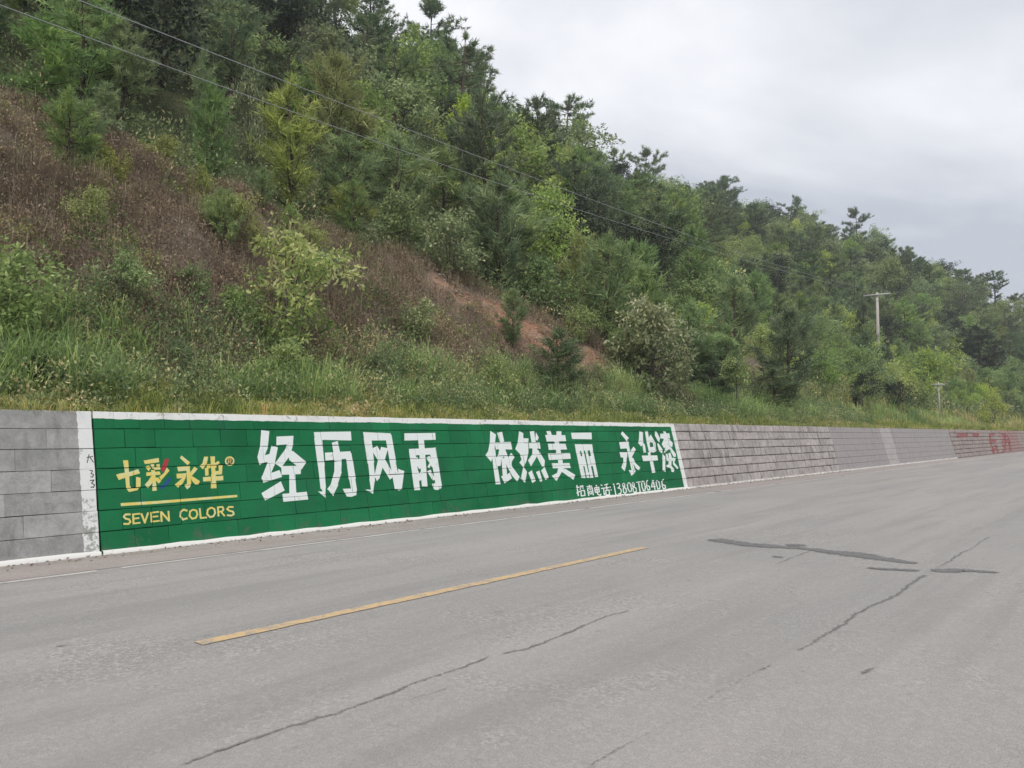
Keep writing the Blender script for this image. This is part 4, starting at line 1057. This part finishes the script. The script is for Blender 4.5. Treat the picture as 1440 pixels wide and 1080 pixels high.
for (px_, w_lab, hi_, pine, sc_, mt, x, y, z) in sorted(bankspots):
    base = w_lab + (' along the upper edge of the brown slope' if hi_ else ' in the lower part of the brown slope')
    grp = [q for q in sorted(bankspots) if q[1] == w_lab and q[2] == hi_]
    k = [q[0] for q in grp].index(px_)
    words = ['leftmost', 'second from left', 'third from left', 'fourth from left', 'fifth from left', 'sixth from left', 'seventh from left', 'eighth from left', 'ninth from left', 'tenth from left']
    grow('young_pine' if pine else 'leafy_bush', (P['pine_young'] if pine else P['leaf_shrub'])[nb % 3], (x, y, z - 0.04), px_, (sc_, sc_, sc_ * 1.1), M[mt], BP if pine else BK,
         base + ('' if len(grp) == 1 else ', ' + ('rightmost' if k == len(grp) - 1 else words[k])), 'pine' if pine else 'bush', base)
    nb += 1
# ------------------------------------------------------------------ the forest on the slope
def visible(x, y, z0, z1, margin=70):
    ax, ay0, d = project(np.array([[x, y, z0]])); _, ay1, _ = project(np.array([[x, y, z1]]))
    return d[0] > 1 and -margin < ax[0] < 1440 + margin and ay0[0] > -20 and ay1[0] < 640
KINDS = {
    'pine_tall': ('pine_tree', 'pine', 'pine_dark', BP), 'pine_mid': ('pine_tree', 'pine', 'pine_dark', BP), 'pine_young': ('young_pine', 'pine', 'pine_young', BP),
    'leaf_tall': ('broadleaf_tree', 'tree', 'leaf_olive', BK), 'leaf_round': ('broadleaf_tree', 'tree', 'leaf_green', BK), 'leaf_shrub': ('leafy_bush', 'bush', 'leaf_green', BK)}
pts = []
frng = np.random.default_rng(5)
cell = {}
count = {}
for attempt in range(14000):
    s_ = frng.uniform(-4, 172); w_ = 14.6 + (frng.uniform(0, 1) ** 1.15) * 62
    cw = float(np.interp(s_, cut_s, cut_w)); rw = float(np.interp(s_, rid_s, rid_w))
    if w_ < cw + 0.4 or w_ > rw + 7: continue
    x, y = map(float, bend(s_, w_))
    up = (w_ - cw)
    right = np.clip((s_ - 30) / 25, 0, 1)
    rd = (1.0 if up < 6 else 1.35 if up < 16 else 1.8)
    if right > 0.5 and up < 9: rd = 1.2
    if s_ > 110: rd = max(rd, 1.7)
    ok = True
    ci, cj = int(x // 4), int(y // 4)
    for a in (-1, 0, 1):
        for b in (-1, 0, 1):
            for (qx, qy, qr) in cell.get((ci + a, cj + b), []):
                if (qx - x) ** 2 + (qy - y) ** 2 < (rd + qr) ** 2 * 0.85: ok = False
    if not ok: continue
    if any((qx - x) ** 2 + (qy - y) ** 2 < (rd * 0.6 + qr * 0.8) ** 2 for qx, qy, qr in taken): continue
    if abs(s_ - 42.5) < 2.6 and abs(w_ - 17.5) < 2.0: continue
    z = float(height(s_, w_))
    pn = float(vnoise(np.array([s_ / 14.0]), np.array([w_ / 11.0]), 31)[0])
    u = frng.uniform()
    if up < 6 and right < 0.5:
        kind = 'pine_young' if u < 0.66 else 'leaf_shrub' if u < 0.9 else 'pine_mid'
        sc = frng.uniform(0.75, 1.25) if kind == 'pine_young' else frng.uniform(0.7, 1.2) if kind == 'leaf_shrub' else frng.uniform(0.55, 0.8)
    elif up < 9 and right >= 0.5:
        kind = 'leaf_shrub' if u < 0.42 else 'leaf_round' if u < 0.74 else 'pine_young'
        sc = frng.uniform(0.6, 1.2) if kind != 'leaf_round' else frng.uniform(0.4, 0.75)
    elif up < 18:
        kind = ('pine_mid' if u < 0.45 else 'pine_young' if u < 0.7 else 'leaf_round') if pn > -0.25 else ('leaf_round' if u < 0.7 else 'pine_mid')
        sc = frng.uniform(0.6, 1.0) if kind != 'pine_young' else frng.uniform(1.0, 1.5)
    else:
        lim = 0.62 - 0.25 * right if w_ < rw - 8 else 0.45 - 0.3 * right
        kind = ('pine_tall' if u < lim * 0.55 and w_ < rw - 6 else 'pine_mid' if u < lim else 'leaf_tall' if u < lim + 0.25 else 'leaf_round')
        sc = frng.uniform(0.6, 1.05)
    H = P[kind][0][2]
    if not visible(x, y, z, z + H * sc): continue
    cell.setdefault((ci, cj), []).append((x, y, rd))
    mat = KINDS[kind][2]
    v = frng.uniform()
    if kind == 'leaf_shrub': mat = 'leaf_lime' if v < 0.5 * (0.3 + right) else 'leaf_olive' if v < 0.6 else 'leaf_green'
    if kind == 'leaf_round': mat = 'leaf_green' if v < 0.35 + 0.2 * right else 'leaf_lime' if v < 0.48 + 0.34 * right else 'leaf_olive' if v < 0.9 else 'leaf_dark'
    if kind == 'leaf_tall': mat = 'leaf_olive' if v < 0.75 else 'leaf_dark' if v < 0.88 else 'leaf_green'
    if kind == 'pine_mid' and v < 0.30: mat = 'pine_young'
    if kind == 'pine_young' and v < 0.25: mat = 'pine_dark'
    if kind == 'pine_young' and v > 0.93: mat = 'pine_yellow'
    pts.append((math.hypot(x, y), kind, mat, x, y, z, sc, up, s_, w_, rw))
pts.sort()
COL = {'pine_dark': 'dark green', 'pine_young': 'bright green', 'pine_yellow': 'yellowish', 'leaf_green': 'mid green', 'leaf_olive': 'olive green', 'leaf_lime': 'yellow-green', 'leaf_dark': 'very dark'}
SHP = {'pine_tall': 'bare-trunked pine', 'pine_mid': 'full-crowned pine', 'pine_young': 'young feathery pine', 'leaf_tall': 'upright leafy tree', 'leaf_round': 'round leafy tree', 'leaf_shrub': 'low leafy bush'}
def place_words(up, s_, w_, rw):
    row = 'on the skyline' if w_ > rw - 5 else 'in the upper forest' if up > 30 else 'halfway up the hill' if up > 12 else 'low on the slope'
    side = 'past the pole' if s_ > 85 else 'at right' if s_ > 50 else 'in the middle' if s_ > 26 else 'at left'
    return row + ' ' + side
ORD = ['leftmost', 'second', 'third', 'fourth', 'fifth', 'sixth', 'seventh', 'eighth', 'ninth', 'tenth', 'eleventh', 'twelfth', 'thirteenth', 'fourteenth', 'fifteenth', 'sixteenth']
alike = {}
for (_, kind, mat, x, y, z, sc, up, s_, w_, rw) in pts:
    base = ('big ' if sc > (0.83 if kind != 'pine_young' else 1.1) else 'small ') + COL[mat] + ' ' + SHP[kind] + ' ' + place_words(up, s_, w_, rw)
    alike.setdefault(base, []).append(float(project(np.array([[x, y, z]]))[0][0]))
for (_, kind, mat, x, y, z, sc, up, s_, w_, rw) in pts:
    nm, cat, _, bark = KINDS[kind]
    base = ('big ' if sc > (0.83 if kind != 'pine_young' else 1.1) else 'small ') + COL[mat] + ' ' + SHP[kind] + ' ' + place_words(up, s_, w_, rw)
    xs = sorted(alike[base])
    label, n_ = base, len(xs)
    if 1 < n_ <= 16:
        k = xs.index(float(project(np.array([[x, y, z]]))[0][0]))
        label += ', ' + (ORD[0] if k == 0 else 'rightmost' if k == n_ - 1 else ORD[k] + ' from left')
    grow(nm, P[kind][int(frng.integers(5))], (x, y, z - 0.06), frng.uniform(0, 6.28), (sc * frng.uniform(0.88, 1.14), sc * frng.uniform(0.88, 1.14), sc * frng.uniform(0.9, 1.1)),
         M[mat], bark, label, cat, base)
    count[nm] = count.get(nm, 0) + 1
print('FOREST', count)

# ------------------------------------------------------------------ what nobody could count: grass, weeds, undergrowth
def in_view(X, Y, Z, m=40):
    ax, ay, d = project(np.stack([X, Y, Z], -1))
    return (d > 1) & (ax > -m) & (ax < 1440 + m) & (ay > -m) & (ay < 1120)
def blades(P0, A, L, Wd, curl, r):
    """bent grass blades: P0 foot, A azimuth, L length, curl outwards"""
    n = len(P0)
    out = np.stack([np.cos(A), np.sin(A), np.zeros(n)], -1)
    side = np.stack([-np.sin(A), np.cos(A), np.zeros(n)], -1) * (Wd / 2)[:, None]
    upv = np.array([0, 0, 1.0])
    Lc = L[:, None]; c = curl[:, None]
    m1 = P0 + upv * Lc * 0.42 + out * Lc * 0.10 * c
    m2 = P0 + upv * Lc * (0.78 - 0.12 * c) + out * Lc * 0.34 * c
    tip = P0 + upv * Lc * (0.95 - 0.45 * c) + out * Lc * 0.72 * c
    V = np.stack([P0 - side, P0 + side, m1 - side * 0.9, m1 + side * 0.9, m2 - side * 0.6, m2 + side * 0.6, tip], 1).reshape(-1, 3)
    b = (np.arange(n) * 7)[:, None]
    F = np.concatenate([b + q for q in ([0, 1, 3], [0, 3, 2], [2, 3, 5], [2, 5, 4], [4, 5, 6])])
    return V, F, 7
grng = np.random.default_rng(9)
def scatter(n, s0, s1, w0, w1, power=1.0):
    """points along the slope, thinned with distance"""
    s_ = s0 + (s1 - s0) * grng.uniform(0, 1, n) ** power
    w_ = grng.uniform(w0, w1, n)
    return s_, w_
def clumps(s_, w_, per, spread, lmin, lmax, wd, curl, tmean, tstd, name, mat, label, cat, zoff=-0.03):
    x, y = bend(s_, w_); z = height(s_, w_)
    k = in_view(x, y, z)
    s_, w_ = s_[k], w_[k]
    n = len(s_)
    ang = grng.uniform(0, 2 * math.pi, n * per); rr = np.abs(grng.normal(0, spread, n * per))
    S2 = np.repeat(s_, per) + np.cos(ang) * rr; W2 = np.maximum(np.repeat(w_, per) + np.sin(ang) * rr, TOP_V + 0.06)
    x, y = bend(S2, W2); z = height(S2, W2) + zoff
    sz = np.repeat(grng.uniform(0.5, 1.15, n) * (1 + 0.45 * vnoise(s_ / 1.1, w_ * 1.3, 44)), per)
    far = np.clip(S2 / 35.0, 1.0, 3.0)
    L = grng.uniform(lmin, lmax, n * per) * sz
    V, F, q = blades(np.stack([x, y, z], -1), ang + grng.normal(0, 0.5, n * per), L, wd * far * grng.uniform(0.7, 1.3, n * per), np.clip(grng.normal(curl, 0.25, n * per), 0.02, 1.2), grng)
    patch = vnoise(s_ / 1.5, w_ * 1.5 + 4, 41) * 0.34
    tint = np.clip(np.repeat(grng.normal(tmean, tstd, n) + patch, per) + grng.normal(0, 0.12, n * per), 0, 1)
    o = obj(name, mesh_np(name, V, F, np.repeat(tint, q)), mat)
    tag(o, label, cat, kind='stuff')
    return o
# short grass along the top of the wall
s1_, w1_ = scatter(4200, 1.0, 60, TOP_V + 0.14, 13.3, 1.5)
s2_, w2_ = scatter(1500, 55, 118, TOP_V + 0.14, 13.8)
clumps(np.r_[s1_, s2_], np.r_[w1_, w2_], 12, 0.11, 0.12, 0.46, 0.012, 0.7, 0.40, 0.24, 'verge_grass', M['grass'], 'short yellow-green grass along the top edge of the retaining wall', 'grass')
# a dry fringe right at the edge
s1_, w1_ = scatter(900, 1.0, 60, TOP_V + 0.08, TOP_V + 0.35, 1.4)
clumps(s1_, w1_, 9, 0.06, 0.08, 0.22, 0.010, 0.8, 0.62, 0.25, 'fringe_grass', M['grass'], 'short ragged grass tips hanging over the wall edge', 'grass')
n_ = 1500                                        # blades that lean out over the edge
s_ = 1 + 62 * grng.uniform(0, 1, n_) ** 1.3
k = vnoise(s_ / 0.8, s_ * 0 + 3.1, 71) > 0.05
s_ = s_[k]; n_ = len(s_)
P0 = bend3(s_, TOP_V + grng.uniform(-0.03, 0.1, n_), np.full(n_, WALL_H - 0.02))
V, F, q = blades(P0, -math.pi / 2 + grng.normal(0, 0.7, n_), grng.uniform(0.08, 0.26, n_), np.full(n_, 0.011) * np.clip(s_ / 25, 1, 3), np.clip(grng.normal(1.1, 0.3, n_), 0.5, 1.7), grng)
tag(obj('edge_grass', mesh_np('edge_grass', V, F, np.repeat(np.clip(grng.normal(0.5, 0.28, n_), 0, 1), q)), M['grass']), 'grass blades leaning out over the top edge of the wall', 'grass', kind='stuff')
# tall grass
s1_, w1_ = scatter(1300, 1.5, 38, 12.6, 14.6, 1.3)
s2_, w2_ = scatter(260, 38, 75, 12.9, 15.0)
keep = vnoise(np.r_[s1_, s2_] / 1.3, np.r_[w1_, w2_], 43) > 0.0
clumps(np.r_[s1_, s2_][keep], np.r_[w1_, w2_][keep], 22, 0.17, 0.5, 1.25, 0.015, 0.8, 0.26, 0.20, 'tall_grass', M['reed'], 'tall arching green grass at the foot of the brown slope', 'grass')
# bright grassy ramp on the right
s1_, w1_ = scatter(2300, 40, 112, 12.6, 21.0)
clumps(s1_, w1_, 10, 0.28, 0.45, 1.0, 0.016, 0.6, 0.50, 0.14, 'slope_grass', M['grass'], 'bright yellow-green grass on the slope around the utility pole', 'grass')

def leafclumps(s_, w_, per, rad, hgt, ll, lw, tmean, tstd, name, mat, label, cat, stem=0.0, up=0.2):
    x, y = bend(s_, w_); z = height(s_, w_)
    k = in_view(x, y, z)
    s_, w_ = s_[k], w_[k]
    x, y = bend(s_, w_); z = height(s_, w_)
    n = len(s_)
    sz = grng.uniform(0.55, 1.25, n)
    q = rand_dirs(n * per, grng); q[:, 2] = np.abs(q[:, 2])
    q = q * (grng.uniform(0.25, 1.0, n * per) ** 0.5)[:, None] * np.repeat(sz, per)[:, None] * [rad, rad, hgt]
    P0 = np.repeat(np.stack([x, y, z - 0.04], -1), per, 0) + q
    S2 = np.repeat(s_, per)
    far = np.clip(S2 / 40.0, 1.0, 3.2)
    D = unit(unit(q) * 0.6 + grng.normal(0, 0.6, (n * per, 3)) + [0, 0, up])
    V, F = leaves(P0, D, ll * far * grng.uniform(0.6, 1.3, n * per), lw * far * grng.uniform(0.6, 1.3, n * per), grng)
    tint = np.clip(np.repeat(grng.normal(tmean, tstd, n) + 0.26 * vnoise(s_ / 1.4, w_ / 1.2, 81), per) + grng.normal(0, 0.15, n * per), 0, 1)
    o = obj(name, mesh_np(name, V, F, np.repeat(tint, 4)), mat)
    tag(o, label, cat, kind='stuff')
    return o
def stalks(s_, w_, per, spread, lmin, lmax, wd, tmean, name, mat, label, cat):
    return clumps(s_, w_, per, spread, lmin, lmax, wd, 0.35, tmean, 0.16, name, mat, label, cat)
# dry brown weeds on the cut slope
s1_, w1_ = scatter(11000, 2.0, 27.5, 13.4, 21.8)
cwv = np.interp(s1_, cut_s, cut_w) + 0.9 * vnoise(s1_ / 1.7, s1_ * 0 + 2.2, 61)
redk = soil_tint(s1_, w1_) > 0.80
k = (w1_ < cwv + 0.5) & (grng.uniform(0, 1, len(s1_)) < np.where(redk, 0.10, np.where(vnoise(s1_ / 0.9, w1_ / 0.9, 62) > -0.3, 1.0, 0.55)))
s1_, w1_ = s1_[k], w1_[k]
leafclumps(s1_, w1_, 34, 0.26, 0.52, 0.072, 0.030, 0.36, 0.14, 'dry_weeds', M['dry'], 'dry brown weeds covering the steep cut slope on the left', 'weeds')
kk = grng.uniform(0, 1, len(s1_)) < 0.55
stalks(s1_[kk], w1_[kk], 7, 0.16, 0.3, 0.85, 0.009, 0.62, 'dry_stalks', M['dry'], 'thin dry stalks standing among the brown weeds', 'weeds')
kk = vnoise(s1_ / 1.1 + 5, w1_ / 1.1, 83) > 0.22
clumps(s1_[kk], w1_[kk], 12, 0.10, 0.35, 0.9, 0.010, 0.75, 0.58, 0.14, 'dry_grass', M['dry'], 'bent tufts of dry grass among the brown weeds', 'grass')
# green weeds spread between
s1_, w1_ = scatter(3600, 2.0, 27, 13.2, 21.4)
k = (w1_ < np.interp(s1_, cut_s, cut_w)) & ((vnoise(s1_ / 1.6, w1_ / 1.6, 51) > 0.05) | (w1_ < 14.4)) & (soil_tint(s1_, w1_) < 0.85)
leafclumps(s1_[k], w1_[k], 32, 0.26, 0.46, 0.09, 0.036, 0.55, 0.22, 'green_weeds', M['under'], 'low green weeds dotted over the brown slope', 'weeds')
s1_, w1_ = scatter(700, 1.5, 45, TOP_V + 0.3, 12.9, 1.3)
leafclumps(s1_, w1_, 40, 0.20, 0.30, 0.07, 0.032, 0.55, 0.25, 'verge_weeds', M['under'], 'small leafy weeds in the short grass on top of the wall', 'weeds')
# leafy plants among the tall grass
s1_, w1_ = scatter(2300, 1.5, 45, 12.3, 15.0, 1.2)
leafclumps(s1_, w1_, 70, 0.34, 0.80, 0.078, 0.032, 0.50, 0.24, 'verge_plants', M['under'], 'leafy green plants mixed with the tall grass behind the wall', 'plants')
# undergrowth below the trees
s1_ = -3 + 170 * grng.uniform(0, 1, 13000) ** 1.2
cwv = np.interp(s1_, cut_s, cut_w); rwv = np.interp(s1_, rid_s, rid_w)
w1_ = cwv + 0.2 + (rwv + 3 - cwv) * grng.uniform(0, 1, len(s1_)) ** 1.25
k = ~((np.abs(s1_ - 42.5) < 2.4) & (np.abs(w1_ - 17.5) < 1.6))
leafclumps(s1_[k], w1_[k], 38, 0.80, 1.25, 0.135, 0.06, 0.45, 0.2, 'undergrowth', M['under'], 'dense green undergrowth on the forest floor of the hill', 'undergrowth')

# stones in the red soil
T = Tubes()
rV, rF, rn = [], [], 0
for q in range(150):
    s_ = grng.normal(20.4, 2.6); w_ = float(np.interp(s_, [16, 19, 24.5], [18.2, 17.6, 15.2])) + grng.normal(0, 0.8)
    if q > 115: s_, w_ = grng.normal(42.5, 1.5), grng.normal(17.6, 0.9)
    x, y = map(float, bend(s_, w_)); z = float(height(s_, w_))
    d = rand_dirs(10, grng); rad = grng.uniform(0.03, 0.10)
    ico = np.array([(0, 0, 1), (0.9, 0, 0.35), (0.28, 0.85, 0.35), (-0.72, 0.5, 0.35), (-0.72, -0.5, 0.35), (0.28, -0.85, 0.35), (0, 0, -0.6)]) * (1 + grng.normal(0, 0.16, (7, 1))) * rad * [1.2, 1, 0.8]
    rV.append(ico + [x, y, z + rad * 0.3])
    for j in range(5):
        a, b = 1 + j, 1 + (j + 1) % 5
        rF += [(rn, rn + a, rn + b), (rn + 6, rn + b, rn + a)]
    rn += 7
tag(obj('loose_stones', mesh_np('loose_stones', np.concatenate(rV), rF), M['rock']), 'pale loose stones scattered on the bare red soil', 'stones', kind='stuff')

# grit and leaf litter along the foot of the wall
n_ = 900
s_ = 1 + 34 * grng.uniform(0, 1, n_) ** 1.3
w_ = WALL_V - 0.06 - np.abs(grng.normal(0, 0.16, n_))
P0 = bend3(s_, w_, 0.006 + grng.uniform(0, 0.012, n_))
D = unit(grng.normal(0, 1, (n_, 3)) * [1, 1, 0.12])
V, F = leaves(P0, D, grng.uniform(0.02, 0.07, n_), grng.uniform(0.012, 0.04, n_), grng)
V[:, 2] = np.maximum(V[:, 2], 0.0052)
tag(obj('leaf_litter', mesh_np('leaf_litter', V, F, np.repeat(grng.uniform(0, 0.6, n_), 4)), M['dry']), 'dry leaf litter and grit along the foot of the wall', 'litter', kind='stuff')

# ------------------------------------------------------------------ poles and wires
def pole_at(px, w, top_py):
    s = solve_s(px, w); x, y = map(float, bend(s, w)); z = float(height(s, w))
    d = ray(px, top_py); k = math.hypot(x, y) / math.hypot(d[0], d[1])
    return np.array([x, y, z]), CAM_H + k * d[2]
foot, ztop = pole_at(1238, 20.0, 411)
LEFT_END = np.array([-24.0, 12.6])
ldir = unit(np.array([LEFT_END[0] - foot[0], LEFT_END[1] - foot[1]]))
arm = np.array([-ldir[1], ldir[0], 0.0])          # the crossarm stands square to the wires
arm = arm if arm @ CR > 0 else -arm
armc = unit(arm * 0.55 + np.array([*(-ldir), 0]) * 0.45 * (1 if (-ldir) @ CR[:2] > 0 else -1))
def utility_pole(foot, H, rbase, arm_len, label, armv, lean=(0, 0), insul=4):
    root = empty('utility_pole', tuple(foot)); tag(root, label, 'pole')
    T = Tubes(); top = np.array([lean[0], lean[1], H])
    T.tube([np.array([0, 0, -0.5]), top * 0.5, top], [rbase, rbase * 0.84, rbase * 0.66], 12)
    obj('shaft', T.mesh('shaft'), M['pole'], root)
    ax = np.array([armv, np.cross([0, 0, 1.0], armv), [0, 0, 1.0]])
    c = top * ((H - 0.22) / H) + ax[1] * (-rbase * 0.66 - 0.045)
    T = Tubes(); T.box(c, (arm_len / 2, 0.045, 0.055), ax); ar = obj('crossarm', T.mesh('crossarm', False), M['steel'], root)
    T = Tubes()
    for sg in (-1, 1):
        T.tube([c + armv * sg * arm_len * 0.27 - [0, 0, 0.03], c * [1, 1, 0] + ax[1] * 0.06 + [0, 0, H - 0.85]], 0.018, 5)
    obj('brace', T.mesh('brace', False), M['steel'], root)
    ends = []
    for k in np.linspace(-0.47, 0.47, insul):
        p = c + armv * arm_len * k + [0, 0, 0.055]
        T = Tubes(); T.tube([p, p + [0, 0, 0.05], p + [0, 0, 0.06], p + [0, 0, 0.11], p + [0, 0, 0.12], p + [0, 0, 0.17]], [0.018, 0.018, 0.055, 0.06, 0.04, 0.03], 8)
        obj('insulator', T.mesh('insulator'), M['ceramic'], root)
        ends.append(np.asarray(foot) + p + [0, 0, 0.16])
    return root, ends
_, ends_r = utility_pole(foot, ztop - foot[2], 0.17, 2.3, 'tall pale concrete utility pole with a white crossarm on the right slope', arm, (0.06, -0.06))
zl = float(height(LEFT_END[0], LEFT_END[1]))
_, ends_l = utility_pole(np.array([*LEFT_END, zl]), 7.6, 0.16, 2.3, 'concrete utility pole outside the left picture edge', arm, (0, 0))
foot2, zt2 = pole_at(1322, 14.2, 537)
r2, _ = utility_pole(foot2, zt2 - foot2[2], 0.075, 0.9, 'short thin grey post with a small crossarm above the plastered wall', arm, (0, 0), 2)
def wire(pix, end, label):
    """hangs between the two poles; heights read from the photograph along the straight line between them"""
    A = np.array([*LEFT_END, 0.0]); B = np.array([end[0], end[1], 0.0])
    ts, zs = [], []
    for (px, py) in pix:
        d = ray(px, py)
        m = np.array([[d[0], A[0] - B[0]], [d[1], A[1] - B[1]]])
        k, t = np.linalg.solve(m, A[:2])
        ts.append(t); zs.append(CAM_H + k * d[2])
    ts.append(1.0); zs.append(end[2])
    wgt = np.array([1.0] * len(pix) + [4.0])
    c = np.polyfit(ts, zs, 3, w=wgt)
    t = np.linspace(0, 1, 90)
    P_ = A + (B - A) * t[:, None]; P_[:, 2] = np.polyval(c, t)
    T = Tubes(); T.tube(P_, 0.0085, 5)
    tag(obj('power_line', T.mesh('power_line'), M['cable']), label, 'wire')
    return P_[0]
wire([(0, 8), (167, 68), (287, 112), (400, 153), (523, 197), (640, 238), (777, 283)], ends_r[0], 'lower of the two grey wires sloping across the hillside')
wire([(107, 0), (203, 35), (333, 88), (480, 145), (550, 173), (640, 208), (733, 243)], ends_r[-1], 'upper of the two grey wires sloping across the hillside')

# ------------------------------------------------------------------ thin haze between the near and the far slope
hz, ht, hout = mat_new('haze_air')
pv = N(ht, 'ShaderNodeVolumePrincipled')
pv.inputs['Color'].default_value = (0.86, 0.90, 0.95, 1)
pv.inputs['Density'].default_value = 0.0008
pv.inputs['Anisotropy'].default_value = 0.2
ht.links.new(pv.outputs[0], hout.inputs['Volume'])
T = Tubes(); T.box((0, 0, 32.0), (370, 370, 34.0))
tag(obj('haze', T.mesh('haze', False), hz), 'thin pale haze in the air over the hillside', 'haze', kind='stuff')
